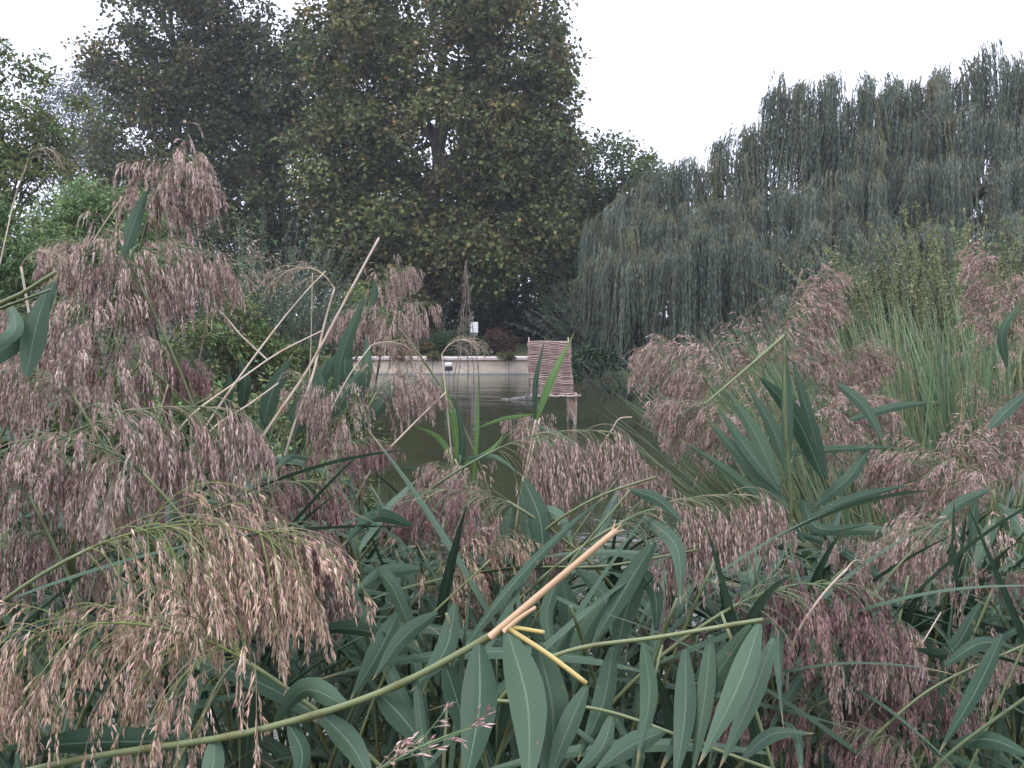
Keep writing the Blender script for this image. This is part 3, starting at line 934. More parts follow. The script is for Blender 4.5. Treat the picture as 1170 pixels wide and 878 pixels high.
for u in (0.015, 0.25, 0.5, 0.75, 0.985):
    mb = MB()
    tubes(mb, np.array([panel_pt(u, -0.03, .03), panel_pt(u, .5, .03), panel_pt(u, 1.07 if u in (0.015, 0.985) else 0.97, .03)]), [[.013, .012, .011]], 7)
    mb.build('stake', M['wood'], screen)


def pole(name, a, b, r0, r1, parent, m='wood', wob=0.01, n=9, sides=8, seed=1):
    rng = np.random.default_rng(seed)
    t = np.linspace(0, 1, n)[:, None]
    pts = np.asarray(a, float) * (1 - t) + np.asarray(b, float) * t
    pts[1:-1] += rng.normal(0, wob, (n - 2, 3))
    mb = MB()
    tubes(mb, pts, np.linspace(r0, r1, n) * rng.uniform(.92, 1.08, n), sides)
    return mb.build(name, M[m], parent)


xr = (657 - 629) / FPX * WD
xl = (613 - 629) / FPX * WD
pole('post', (xl, -0.05, -0.8), (xl, -0.05, z0 + .03), .030, .026, screen, seed=1)
pole('post', (xr, -0.05, -0.8), (xr + .01, -0.05, z0 + .05), .032, .028, screen, seed=2)
pole('post', (xl, 0.42, -0.8), (xl, 0.42, z0 + .02), .026, .022, screen, seed=3)
pole('post', (xr - .10, 0.42, -0.8), (xr - .10, 0.42, z0 + .02), .024, .020, screen, seed=4)
pole('crossbar', (xl - .12, -0.10, z0 - .005), (xr + .10, -0.10, z0 + .005), .024, .020, screen, seed=5)
pole('crossbar', (xl - .10, 0.46, z0 - .02), (xr + .05, 0.46, z0 - .01), .022, .020, screen, seed=6)
pole('brace', (xr - .10, 0.38, z0 - .05), (xr + .005, -0.02, 0.02), .016, .013, screen, seed=7)
rng = np.random.default_rng(91)
mb = MB()
for k in range(7):
    p0 = np.array([[xr - .11 + rng.uniform(0, .05), -.06, z0 - .01]])
    ribbons(mb, grow(p0, np.array([[rng.normal(0, .2), -.2, -1.]]), rng.uniform(.2, .45), .4, 5, .06, rng), 0.022, rng=rng, col=np.array([(0.30, 0.19, 0.13)]))
mb.build('hanging_bark', M['withy'], screen)

# twig tepee standing in the water
TD = 22.0
c = at(533, 443, TD)
tep = thing('twig_tepee', 'tall bare twig tepee with tangled vines standing in the pond before the wall', 'plant support', (c[0], TD, WATER_Z))
H = 3.25
for k in range(5):
    a = k * 2 * math.pi / 5 + .3
    pole('pole', (math.cos(a) * .42, math.sin(a) * .42, -.5), (math.cos(a + 2.8) * .03, math.sin(a + 2.8) * .03, H * random.uniform(.9, 1.03)), .017, .006, tep, 'twig', .018, 12, 5, seed=100 + k)
rng = np.random.default_rng(101)
mb = MB()
n = 60
t = np.sort(rng.uniform(.15, .85, n))
for ti in t:
    r = .42 * (1 - ti) * 1.05
    a0 = rng.uniform(0, 6.28)
    da = rng.uniform(.8, 3.2)
    aa = np.linspace(a0, a0 + da, 9)
    zz = H * ti + np.linspace(0, rng.uniform(-.25, .45), 9)
    rr = r * np.linspace(1, .8, 9) + rng.normal(0, .015, 9)
    tubes(mb, np.stack([np.cos(aa) * rr, np.sin(aa) * rr, zz], -1), 0.0055, 4)
mb.build('vine', M['twig'], tep)

# small lamp on a post in the water
LD = 21.0
c = at(513, 445, LD)
lamp = thing('pond_lamp', 'small white topped dark lamp box on a thin post in the pond', 'lamp', (c[0], LD, WATER_Z))
pole('post', (0, 0, -.6), (0, 0, .50), .014, .014, lamp, 'post', 0, 4, 8)
mb = MB()
box(mb, -.095, .095, -.08, .08, .50, .60, bev=.015)
mb.build('casing', M['black'], lamp, smooth=False)
mb = MB()
box(mb, -.10, .08, -.085, .085, .603, .70, bev=.02)
mb.build('cover', M['white'], lamp, smooth=False)

# white sign behind the wall
c = at(542, 375, 28.6)
gz = float(ground_z(c[0], 28.6))
sign = thing('sign_board', 'blank white notice board with a grey foot plate on a post behind the pond wall', 'sign', (c[0], 28.6, gz))
zc = c[2] - gz
pole('post', (0, .03, -.3), (0, .03, zc - .1), .018, .018, sign, 'post', 0, 4, 8)
mb = MB()
box(mb, -.125, .125, -.015, .012, zc - .16, zc + .20, bev=.006)
mb.build('board', M['white'], sign, smooth=False)
mb = MB()
box(mb, -.11, .11, -.03, .01, zc - .25, zc - .205, bev=.006)
mb.build('foot_plate', M['grey'], sign, smooth=False)

# floating log
c = at(594, 458, 18.6)
rng = np.random.default_rng(102)
mb = MB()
t = np.linspace(0, 1, 12)[:, None]
pts = np.array([-.42, .1, -.01]) * (1 - t) + np.array([.36, 0, .035]) * t + rng.normal(0, .008, (12, 3))
tubes(mb, pts, np.linspace(.035, .075, 12), 8)
tubes(mb, np.array([[.1, 0, .03], [.16, -.05, .12], [.22, -.08, .17]]), [[.025, .02, .008]], 6)
o = mb.build('floating_log', M['log'])
o.location = (c[0], 18.6, WATER_Z)
tag(o, 'grey weathered log floating in the pond next to the wattle panel', 'log')

# ------------------------------------------------------------------ reed parts
def plume_mesh(name, seed, L=.24, lean=(25, 110), nb=46, bl=.16, open_a=42, droop=11, nsub=10, spk=5, sl=.0135, sw=.0030,
               pal=None, pw=None, green=(0.13, 0.17, 0.09), sub_l=.042, thick=.0008, side=0.0):
    rng = np.random.default_rng(seed)
    k = 20
    a = np.radians(lean[0] + (lean[1] - lean[0]) * np.linspace(0, 1, k) ** 1.15)
    step = np.stack([np.sin(a), np.zeros(k), np.cos(a)], -1) * L / k
    rach = np.concatenate([[[0, 0, 0]], np.cumsum(step, 0)])[None]
    rach[0, :, 1] += np.sin(np.linspace(0, 2.2, k + 1)) * L * rng.normal(0, .08)
    mb = MB()
    tubes(mb, rach, np.linspace(.0021, .0007, k + 1)[None], 5, green)
    t = np.sort(rng.uniform(0.0, 1, nb) ** 1.15)
    P, T = sample(rach, np.zeros(nb, int), t)
    az = rng.uniform(0, 2 * math.pi, nb)
    e1 = nrm(np.cross(T, np.array([0, 1.0, 0])))
    e2 = np.cross(T, e1)
    o = np.radians(open_a * rng.uniform(.45, 1.35, nb))[:, None]
    D = T * np.cos(o) + (e1 * np.cos(az)[:, None] + e2 * np.sin(az)[:, None]) * np.sin(o)
    D[:, 0] += side
    bl_i = bl * (1.08 - .45 * t) * rng.uniform(.7, 1.15, nb)
    B = grow(P, D, bl_i, droop * rng.uniform(.75, 1.2, nb), 12, .014, rng)
    gcol = np.array(green)
    tubes(mb, B, np.linspace(thick, thick * .5, 13)[None], 3, jit_cols(nb, [gcol, gcol * .8, (0.2, .17, .11)], None, .12, rng))
    who = np.repeat(np.arange(nb), nsub)
    ts = rng.uniform(.34, 1.0, len(who))
    P2, T2 = sample(B, who, ts)
    D2 = T2 * .9 + rng.normal(0, .30, P2.shape)
    S = grow(P2, D2, sub_l * rng.uniform(.4, 1.2, len(who)) * (1.25 - .5 * ts), droop * 5.0 * rng.uniform(.6, 1.3, len(who)), 4, .05, rng)
    tubes(mb, S, thick * .55, 3, jit_cols(len(who), [(0.16, .15, .09), (0.22, .16, .12)], None, .12, rng))
    w3 = np.repeat(np.arange(len(who)), spk)
    t3 = rng.uniform(.15, 1.0, len(w3))
    P3, T3 = sample(S, w3, t3)
    D3 = T3 + rng.normal(0, .22, P3.shape)
    D3[:, 2] -= .25 * droop / 11
    D3 = nrm(D3)
    n = len(w3)
    e1 = nrm(np.cross(D3, rng.normal(0, 1, (n, 3))))
    e2 = np.cross(D3, e1)
    ln = (sl * rng.uniform(.6, 1.25, n))[:, None]
    wd = (sw * rng.uniform(.6, 1.2, n))[:, None] * .5
    mid = P3 + D3 * ln * .38
    V = np.stack([P3, mid + e1 * wd, mid - e1 * wd * .5 + e2 * wd * .87, mid - e1 * wd * .5 - e2 * wd * .87, P3 + D3 * ln], 1)
    base = np.arange(n)[:, None] * 5
    tri = np.array([(0, 2, 1), (0, 3, 2), (0, 1, 3), (4, 1, 2), (4, 2, 3), (4, 3, 1)])
    bc = jit_cols(nb, pal, pw, .10, rng)[who[w3]]
    sc_ = jit_cols(len(who), pal, pw, .12, rng)[w3]
    c = .25 * bc + .35 * sc_ + .4 * jit_cols(n, pal, pw, .3, rng)
    c5 = np.repeat(c[:, None, :], 5, 1)
    c5[:, 4] = np.clip(c5[:, 4] * 1.45, 0, .8)
    c5[:, 0] *= .85
    mb.add(V.reshape(-1, 3), None, (base[:, :, None] + tri[None]).reshape(-1, 3), c5.reshape(-1, 3))
    me = mb.mesh(name, M['plume'], smooth=False)
    allv = np.concatenate([V[:, 4], B.reshape(-1, 3)])
    return dict(mesh=me, pts=allv[rng.choice(len(allv), min(len(allv), 1500), replace=False)], lean=math.radians(lean[0]))


MAUVE = [(0.468, 0.334, 0.279), (0.352, 0.244, 0.213), (0.234, 0.155, 0.141), (0.681, 0.529, 0.435)]
PURP = [(0.262, 0.151, 0.146), (0.178, 0.091, 0.101), (0.337, 0.211, 0.197), (0.45, 0.299, 0.266)]
TAWNY = [(0.511, 0.344, 0.259), (0.638, 0.458, 0.351), (0.372, 0.244, 0.189), (0.426, 0.309, 0.202)]
PINK = [(0.426, 0.295, 0.256), (0.352, 0.23, 0.207), (0.265, 0.165, 0.154), (0.542, 0.409, 0.339)]
PALE = [(0.45, .36, .27), (0.52, .42, .33), (0.36, .28, .20)]
PL = {
    'dense': [plume_mesh('seed_plume', 200 + i, L=.25, lean=l, nb=70, bl=.17, open_a=oa, droop=dr * 1.5, nsub=10, spk=11, sub_l=.058, sl=.0125, sw=.0026, pal=MAUVE, pw=[4, 3.5, 2.5, 3])
              for i, (l, oa, dr) in enumerate([((25, 105), 45, 11), ((40, 120), 40, 12), ((10, 90), 50, 11), ((55, 115), 42, 13), ((30, 140), 42, 10), ((65, 100), 38, 13)])],
    'mop': [plume_mesh('seed_plume', 290 + i, L=.11, lean=(20, 75), nb=70, bl=.135, open_a=75, droop=17, nsub=10, spk=11, sub_l=.058, sl=.0125, sw=.0026, pal=MAUVE, pw=[4, 3.5, 2.5, 3]) for i in range(2)],
    'purple': [plume_mesh('seed_plume', 220 + i, L=.25, lean=l, nb=64, bl=.165, open_a=42, droop=19, nsub=10, spk=11, sub_l=.055, sl=.012, sw=.0025, pal=PURP, pw=[4, 3, 2.5, 1.3])
               for i, l in enumerate([(40, 120), (60, 115), (20, 110)])],
    'tawny': [plume_mesh('seed_plume', 230 + i, L=.30, lean=l, nb=70, bl=.20, open_a=46, droop=12, nsub=9, spk=10, sub_l=.06, sl=.0125, sw=.0024, pal=TAWNY, pw=[4, 4, 3, 1.5], green=(0.17, .20, .075))
              for i, l in enumerate([(50, 105), (65, 110), (35, 100)])],
    'fluffy': [plume_mesh('seed_plume', 240 + i, L=.27, lean=l, nb=74, bl=.17, open_a=36, droop=dr * 1.3, nsub=13, spk=6, sl=.0115, sw=.0021, pal=PINK, pw=[4, 4, 2, 1.6], sub_l=.05)
               for i, (l, dr) in enumerate([((5, 60), 6.5), ((15, 85), 7.5), ((-10, 50), 6), ((30, 95), 8)])],
    'sparse': [plume_mesh('seed_plume', 250 + i, L=.27, lean=l, nb=34, bl=.18, open_a=50, droop=8, nsub=7, spk=3, pal=MAUVE, pw=[4, 3, 1, 2], green=(0.15, .21, .10))
               for i, l in enumerate([(35, 95), (60, 110)])],
    'dry': [plume_mesh('seed_plume', 260 + i, L=.20, lean=l, nb=15, bl=.10, open_a=24, droop=12, nsub=7, spk=3, sl=.009, sw=.0015, pal=PALE, green=(0.42, .34, .24), sub_l=.02, side=.1)
            for i, l in enumerate([(30, 165), (15, 150), (70, 170)])],
    'sprig': [plume_mesh('seed_plume', 270, L=.14, lean=(55, 75), nb=9, bl=.07, open_a=35, droop=3, nsub=4, spk=2, sl=.013, sw=.0030, pal=[(0.42, .26, .22), (0.52, .38, .33), (.32, .19, .17)], green=(0.14, .20, .10), sub_l=.02)],
}

PROFILE_S = np.linspace(0, 1, 15)
PROFILE_W = np.interp(PROFILE_S, [0, .04, .12, .22, .35, .5, .65, .8, .92, 1], [.26, .38, .64, .86, 1, .95, .74, .44, .19, .02])


def leaf_from(mb, pts, side, width, fold=.16, age=1.0):
    """a blade along pts (15,3); side: unit vectors across it"""
    t = nrm(np.gradient(pts, axis=0))
    side = nrm(side - t * np.sum(side * t, -1, keepdims=True))
    N = np.cross(side, t)
    w = (PROFILE_W * width * .5)[:, None]
    cols = [-1, -.5, 0, .5, 1]
    v = np.stack([pts + side * w * u + N * w * (fold * abs(u) * 2) for u in cols], 1)
    idx = np.arange(15 * 5).reshape(15, 5)
    q = np.stack([idx[:-1, :-1], idx[:-1, 1:], idx[1:, 1:], idx[1:, :-1]], -1).reshape(-1, 4)
    uv = np.zeros((15, 5, 2))
    uv[..., 0] = np.linspace(0, 1, 5)[None]
    uv[..., 1] = PROFILE_S[:, None]
    mb.add(v.reshape(-1, 3), q, None, (age, 1, 1), uv.reshape(-1, 2))


def leaf_variant(seed, elev, droop, length, width, twist):
    width *= .92
    length *= 1.15
    droop *= .8
    rng = np.random.default_rng(seed)
    pts = grow(np.zeros((1, 3)), np.array([[math.cos(R(elev)), rng.normal(0, .05), math.sin(R(elev))]]), length, droop, 14, .012, rng)[0]
    ang = np.linspace(0, twist, 15)[:, None] + rng.normal(0, .1)
    t = nrm(np.gradient(pts, axis=0))
    s0 = np.array([0, 1.0, 0]) + 0 * t
    up = np.cross(s0, t)
    mb = MB()
    leaf_from(mb, pts, s0 * np.cos(ang) + up * np.sin(ang), width)
    return mb.mesh('leaf', M['reed_leaf'])


LEAVES = [leaf_variant(300 + i, e, d, l, w, tw) for i, (e, d, l, w, tw) in enumerate([
    (72, 0.9, .44, .024, .3), (60, 1.4, .48, .025, -.4), (50, 0.8, .42, .022, .6), (42, 1.5, .50, .026, .2), (30, 1.2, .42, .023, -.7),
    (22, 1.4, .46, .026, .9), (8, .9, .42, .022, -.3), (-12, 1.3, .44, .025, 1.2), (-38, 1.2, .46, .028, -.5), (64, 1.9, .52, .023, 1.0), (78, .5, .40, .020, -.2), (-58, .8, .42, .026, .4)])]
ERECT, MIDL, HANG = [0, 1, 2, 10, 9], [3, 4, 5, 2, 9], [6, 7, 8, 11, 5]


def stem_mesh(pts, r0, r1, name='stem', m='stem', node_gap=.16, sides=7):
    n = len(pts)
    s = np.concatenate([[0], np.cumsum(np.linalg.norm(np.diff(pts, axis=0), axis=1))])
    rad = np.linspace(r0, r1, n)
    col = np.ones((1, n, 3))
    nodes = np.arange(node_gap * .6, s[-1], node_gap)
    for z in nodes:
        i = int(np.argmin(np.abs(s - z)))
        rad[i] *= 1.22
        col[0, i] = (.75, .62, .5)
    mb = MB()
    tubes(mb, pts, rad[None], sides, col)
    return mb.mesh(name, M[m])


CEIL_X = [-300, 0, 250, 300, 430, 560, 640, 720, 780, 860, 1000, 1170, 1400]
CEIL_Y = [540, 570, 560, 490, 500, 590, 600, 560, 570, 590, 580, 540, 540]
TIPS = []
for me in LEAVES:
    co = np.zeros(len(me.vertices) * 3, np.float32)
    me.vertices.foreach_get('co', co)
    co = co.reshape(-1, 3)
    TIPS.append(co[[7, 22, 37, 52, 72]])


def to_px(p):
    d = p - CAM
    z = d @ FWD
    return CX + FPX * (d @ RGT) / z, CY - FPX * (d @ UPV) / z, z


def add_leaf(root, p, heading, which, scale, rng, m=None):
    """one blade at node p; the bed's blades stay below the height the plumes stand at"""
    for k in (which, MIDL[int(rng.integers(5))], HANG[int(rng.integers(5))], HANG[int(rng.integers(5))]):
        ch, sh = math.cos(heading), math.sin(heading)
        q = TIPS[k] * scale @ np.array([[ch, sh, 0], [-sh, ch, 0], [0, 0, 1]]) + p
        ok = True
        for v in q:
            x, y, z = to_px(v)
            if z < .55 or y < np.interp(x, CEIL_X, CEIL_Y) - (130 if z > 2.0 and x < 330 else 0):
                ok = False
        if ok:
            return link('leaf', LEAVES[k], root, p - np.array(root.location), (rng.normal(0, .1), rng.normal(0, .1), heading), (scale, scale * rng.uniform(.85, 1.12), scale))
    return None


def leafy(root, pts, t0, t1, n, heading, rng, kinds=None, smin=.8, smax=1.15, avoid_cam=True):
    """leaves in two ranks along the stem"""
    k = len(pts)
    for j in range(n):
        t = t0 + (t1 - t0) * (j + rng.uniform(.2, .8)) / n
        p = pts[min(k - 1, int(t * (k - 1)))]
        h = heading + (math.pi if j % 2 else 0) + rng.normal(0, .55)
        if avoid_cam and math.sin(h) < -.2:
            h = -h
        if kinds is None:
            kk = rng.choice(ERECT if t > .75 else (MIDL if t > .45 else HANG + MIDL))
        else:
            kk = rng.choice(kinds)
        add_leaf(root, p, h, kk, rng.uniform(smin, smax), rng)


COUNT = [0]


def plume_reed(px, py, w, d, kind, var, head, label, nleaf=5, root_off=.35, stem=True, scale_y=1.0, tl=(.35, .93), dry=False):
    """a reed whose seed plume is centred at (px, py), w wide in the picture, d metres away and nods towards head (degrees)"""
    COUNT[0] += 1
    rng = np.random.default_rng(1000 + COUNT[0])
    v = PL[kind][var % len(PL[kind])]
    h = R(head)
    ch, sh = math.cos(h), math.sin(h)
    scale_y = {'purple': .82, 'dense': 1.0, 'fluffy': .95, 'mop': .88}.get(kind, 1.0)
    q = v['pts'] @ np.array([[ch, sh, 0], [-sh, ch, 0], [0, 0, scale_y]])
    lo, hi = np.percentile(q, 3, axis=0), np.percentile(q, 97, axis=0)
    s = (w / FPX * d) / (hi[0] - lo[0])
    s = float(np.clip(s, .45, 1.9))
    base = at(px, py, d) - (lo + hi) / 2 * s
    lv = v['lean']
    tan = np.array([math.sin(lv) * ch, math.sin(lv) * sh, math.cos(lv)])
    rx = base[0] - ch * root_off + rng.normal(0, .08)
    ry = max(.75, base[1] - sh * root_off + rng.normal(0, .08) + .08)
    gz = max(-.4, float(ground_z(rx, ry)))
    foot = np.array([rx, ry, gz - .05])
    mid = base - tan * max(.3, (base[2] - gz) * .5)
    mid[1] = max(mid[1], .6)
    root = thing('reed', label, 'reed', (rx, ry, gz), 'reeds with seed plumes')
    pts = bez(foot, mid, base + tan * .012, 34)
    link('stem', stem_mesh(pts - np.array(root.location), .0048, .0026, m='dry' if dry else 'stem'), root)
    link('seed_plume', v['mesh'], root, base - np.array(root.location), (0, 0, h), (s, s, s * scale_y))
    if nleaf:
        leafy(root, pts, tl[0], tl[1], nleaf, h + rng.choice([-1, 1]) * .5, rng)
    return root


def hero_leaf(root, pix, width_px, roll=0.0, m='reed_leaf', fold=.14, face=None):
    """an individual blade through points (px, py, dist), base first"""
    if pix[-1][1] < pix[0][1]:                              # a rising blade leans away, its upper face to the sky
        pix = [(x, y, 2 * pix[0][2] - z) for x, y, z in pix]
    P = np.array([at(*p) for p in pix])
    pts = spline(P, 15)
    d = np.mean([p[2] for p in pix])
    t = nrm(np.gradient(pts, axis=0))
    view = nrm(pts - CAM)
    side = nrm(np.cross(t, view))
    n = np.cross(side, t)
    ang = np.linspace(roll * .6, roll * 1.2, 15)[:, None]
    mb = MB()
    leaf_from(mb, pts - np.array(root.location), side * np.cos(ang) + n * np.sin(ang), width_px / FPX * d / max(.4, math.cos(roll)), fold, 0.0)
    return mb.build('leaf', M[m], root)


def stalk(root, pix, w0, w1, name='stem', m='dry', n=30, gap=.16, sides=7):
    P = np.array([at(*p) for p in pix])
    pts = spline(P, n)
    d = np.mean([p[2] for p in pix])
    link(name, stem_mesh(pts - np.array(root.location), w0 / FPX * d / 2, w1 / FPX * d / 2, name, m, gap, sides), root)
    return pts


exec_list = []
# ------------------------------------------------------------------ the reeds with plumes
REEDS = [
    # px, py, width, dist, kind, variant, heading, label
    (193, 222, 104, 2.1, 'mop', 0, 0, 'reed with rounded mauve plume standing highest of all against the planes'),
    (118, 325, 130, 1.8, 'dense', 0, 180, 'reed with full dusky plume hanging before the pale green bush'),
    (200, 330, 130, 1.9, 'dense', 1, 10, 'reed with drooping mauve plume directly under the highest plume'),
    (262, 325, 100, 2.1, 'sparse', 0, 0, 'reed with thin greenish open plume in front of the osier bush'),
    (100, 425, 140, 1.7, 'dense', 2, 200, 'reed with bushy mauve plume below the dusky one by the pale bush'),
    (195, 440, 95, 1.9, 'purple', 0, -20, 'reed with small dark plume above the big dome shaped plume'),
    (30, 460, 130, 1.5, 'dense', 4, 180, 'reed with pale beige plume half cut by the edge below the broad blade'),
    (212, 540, 178, 1.45, 'dense', 5, 0, 'reed with big dome shaped plume of hanging beige spikelets'),
    (60, 560, 165, 1.3, 'dense', 1, 190, 'reed with loose beige plume beside the big dome shaped plume'),
    (345, 585, 105, 1.6, 'purple', 1, 0, 'reed with brown plume tucked below the bent straw stalks'),
    (0, 570, 110, 1.25, 'dense', 0, 180, 'reed with ragged plume cut off by the picture edge'),
    (372, 485, 85, 1.9, 'dense', 2, 180, 'reed with upright brown plume behind the bent straw stalks'),
    (400, 530, 95, 1.75, 'purple', 2, 0, 'reed with dark plume drooping just beneath the upright brown one'),
    (462, 455, 84, 2.0, 'dense', 4, 0, 'reed with small plume hanging below the pond wall'),
    (412, 380, 70, 2.3, 'dense', 1, 180, 'reed with plume level with the pond wall by the tall straw stalk'),
    (460, 385, 74, 2.4, 'dense', 2, 0, 'reed with small mauve plume overlapping the end of the pond wall'),
    (450, 328, 58, 2.7, 'dense', 0, 0, 'reed with little plume rising before the dark base of the biggest plane'),
    (300, 655, 165, 1.25, 'purple', 0, 0, 'reed with dark hanging plume behind the big tawny plume'),
    (345, 690, 110, 1.3, 'dense', 3, -20, 'reed with shaded plume at the inner side of the big tawny plume'),
    (120, 790, 265, .95, 'tawny', 0, 200, 'reed with huge open tawny plume nearest the corner of the view'),
    (265, 690, 250, 1.05, 'tawny', 1, -5, 'reed with golden brown plume arching above the huge tawny plume'),
    (505, 598, 115, 1.45, 'purple', 1, 180, 'reed with deep purple plume above the broken orange stalk'),
    (545, 665, 130, 1.4, 'tawny', 2, 0, 'reed with brown plume just under the deep purple one'),
    (545, 735, 70, 1.45, 'purple', 2, 0, 'reed with dark plume hanging behind the broken orange stalk'),
    (520, 560, 80, 1.8, 'dense', 0, 180, 'reed with small rounded plume behind the deep purple plume'),
    (662, 545, 126, 1.7, 'dense', 5, 0, 'reed with plump brown plume over the water below the wattle panel'),
    (606, 505, 56, 2.0, 'dense', 2, 180, 'reed with little plume left of the bright green blades by the stilts'),
    (600, 640, 90, 1.5, 'dense', 3, 0, 'reed with shaded plume behind the hanging leaf in the middle'),
    (822, 628, 148, 1.4, 'dense', 5, 10, 'reed with wide beige plume on a level stem before the leaf fan'),
    (905, 372, 122, 2.5, 'fluffy', 0, 0, 'reed with tall fluffy pink plume in front of the willow'),
    (782, 435, 112, 2.2, 'fluffy', 1, 180, 'reed with feathery pink plume reaching over the pond water'),
    (810, 490, 120, 2.1, 'fluffy', 3, 180, 'reed with pinkish plume just behind the leaf fan'),
    (965, 425, 100, 2.5, 'fluffy', 3, 0, 'reed with soft pink plume between the leaf fan and the sedge'),
    (965, 490, 110, 2.3, 'fluffy', 1, 0, 'reed with mauve plume behind the long level blade of the fan'),
    (1070, 555, 150, 1.9, 'fluffy', 3, 180, 'reed with broad dusky pink plume below the sedge'),
    (1130, 525, 110, 2.1, 'fluffy', 1, 0, 'reed with pink plume at the foot of the sedge near the edge'),
    (1140, 325, 86, 2.3, 'fluffy', 0, 180, 'reed with smoky pink plume high beside the feathery bush'),
    (1165, 365, 86, 2.1, 'fluffy', 2, 0, 'reed with pink plume at the edge over the sedge'),
    (1150, 470, 76, 2.2, 'fluffy', 3, 0, 'reed with dim pink plume against the sedge at the edge'),
    (938, 715, 150, 1.25, 'purple', 1, 0, 'reed with rich purple brown plume in the middle of the dark bed'),
    (1000, 760, 120, 1.3, 'dense', 3, -10, 'reed with brown plume trailing from the rich purple brown one'),
    (1060, 640, 130, 1.6, 'dense', 4, 180, 'reed with grey brown plume above the yellow crossing stems'),
    (985, 655, 80, 1.7, 'dense', 2, 180, 'reed with small plume behind the pale feathery straw'),
    (1155, 675, 80, 1.5, 'purple', 2, 0, 'reed with dark plume at the edge above the crossing stems'),
    (880, 832, 125, 1.3, 'purple', 0, 180, 'reed with shadowed plume below the rich purple brown one'),
    (1035, 815, 130, 1.35, 'purple', 1, 0, 'reed with shadowed purple plume near the crossing stems'),
    (1125, 770, 90, 1.5, 'dense', 0, 0, 'reed with small brown plume between the crossing stems'),
    (775, 735, 80, 1.5, 'purple', 2, 180, 'reed with narrow dark plume behind the tall broad blades'),
    (735, 555, 60, 2.2, 'dense', 1, 0, 'reed with faint plume over the water beside the plump brown one'),
    (1010, 870, 130, 1.2, 'purple', 2, 180, 'reed with dark plume at the bottom under the shadowed purple one'),
    (40, 415, 125, 1.85, 'dense', 3, 180, 'reed with beige plume close behind the broad blades at the edge'),
    (275, 610, 100, 1.5, 'dense', 1, 0, 'reed with plume hanging from under the big dome shaped plume'),
    (60, 655, 120, 1.35, 'dense', 3, 180, 'reed with brownish plume just above the huge tawny plume'),
    (495, 845, 130, .62, 'sprig', 0, 0, 'reed with small bright pink sprig close before the broad blades'),
]
for r in REEDS:
    k = r[4]
    plume_reed(*r, nleaf=0 if k == 'sprig' else (3 if r[1] < 480 else 5), root_off=random.uniform(.2, .5), tl=(.3, .8) if r[1] < 480 else (.35, .93))

# ------------------------------------------------------------------ dry straw stalks
DRY = [
    ([(240, 480, 1.7), (300, 395, 1.75), (332, 354, 1.8), (350, 333, 1.8), (372, 310, 1.85)], 4.6, 1.6, None, 'pale straw stalk with a kinked thin tip leaning in front of the osiers'),
    ([(222, 472, 1.7), (270, 437, 1.75), (314, 406, 1.8), (368, 378, 1.9)], 4.4, 2.0, None, 'pale straw stalk crossing low under the kinked one'),
    ([(335, 490, 1.9), (357, 430, 1.95), (372, 365, 2.0), (382, 330, 2.0)], 5.0, 3.0, ('dry', 0, 182, 372, 340, 66), 'straw stalk topped with an arching bleached plume'),
    ([(300, 500, 1.8), (350, 425, 1.85), (399, 335, 1.9), (433, 272, 1.95)], 4.4, 3.6, None, 'longest straw stalk rising to a broken end before the plane trunk'),
    ([(352, 470, 2.0), (355, 400, 2.0), (357, 312, 2.0)], 2.6, 1.4, None, 'thin upright straw beside the arching bleached plume'),
    ([(250, 484, 1.6), (285, 462, 1.65), (318, 438, 1.7)], 3.8, 2.5, ('dry', 1, 0, 322, 455, 26), 'short straw stalk with a tiny shrivelled plume'),
    ([(378, 470, 2.0), (400, 428, 2.05), (424, 395, 2.1)], 3.0, 2.0, ('dry', 2, 0, 446, 405, 40), 'thin straw with a pale nodding tuft over the pond wall'),
    ([(248, 355, 2.1), (275, 383, 2.0), (306, 412, 1.9)], 2.0, 2.6, None, 'thin straw fallen across the osier bush'),
    ([(430, 530, 1.9), (470, 487, 1.95), (510, 448, 2.0)], 4.0, 2.6, None, 'slanting straw pointing at the pond below the lamp post'),
    ([(520, 560, 2.0), (514, 500, 2.0), (505, 405, 2.05)], 3.0, 1.6, ('dry', 0, 5, 512, 395, 46), 'upright straw with drooping pale plume before the pond lamp'),
    ([(-6, 330, 1.4), (8, 265, 1.42), (17, 226, 1.45), (30, 190, 1.45)], 3.4, 1.2, ('dry', 1, 0, 32, 250, 36), 'pale straw with dangling tan plume at the edge beside the maple'),
    ([(40, 400, 1.5), (30, 340, 1.5), (24, 305, 1.5)], 4.2, 3.4, ('dry', 0, 0, 40, 318, 50), 'grey straw with a crooked top behind the broad blade at the edge'),
    ([(78, 330, 1.9), (110, 270, 1.9), (140, 225, 1.9)], 2.4, 1.8, None, 'thin brown straw slanting below the highest plume'),
    ([(690, 505, 1.9), (700, 490, 1.9), (707, 479, 1.9), (722, 477, 1.9)], 3.0, 2.2, None, 'hooked straw end standing over the plump brown plume'),
    ([(925, 700, 1.2), (950, 668, 1.2), (968, 650, 1.2)], 5.0, 3.4, ('dry', 2, 40, 962, 654, 34), 'pale feathery straw lying on the rich purple brown plume'),
    ([(165, 520, 1.5), (180, 480, 1.5), (192, 440, 1.5)], 3.0, 2.0, None, 'short straw poking up from the big dome shaped plume'),
    ([(590, 600, 1.9), (605, 530, 1.9), (617, 478, 1.95)], 3.4, 2.4, None, 'slim straw carrying up beside the bright green blades'),
    ([(1000, 800, 1.3), (1050, 740, 1.3), (1075, 700, 1.35)], 3.0, 2.0, None, 'grey straw slanting among the dark plumes'),
    ([(548, 590, 1.9), (535, 560, 1.9), (520, 525, 1.9)], 2.6, 1.8, None, 'short straw leaning behind the deep purple plume'),
]
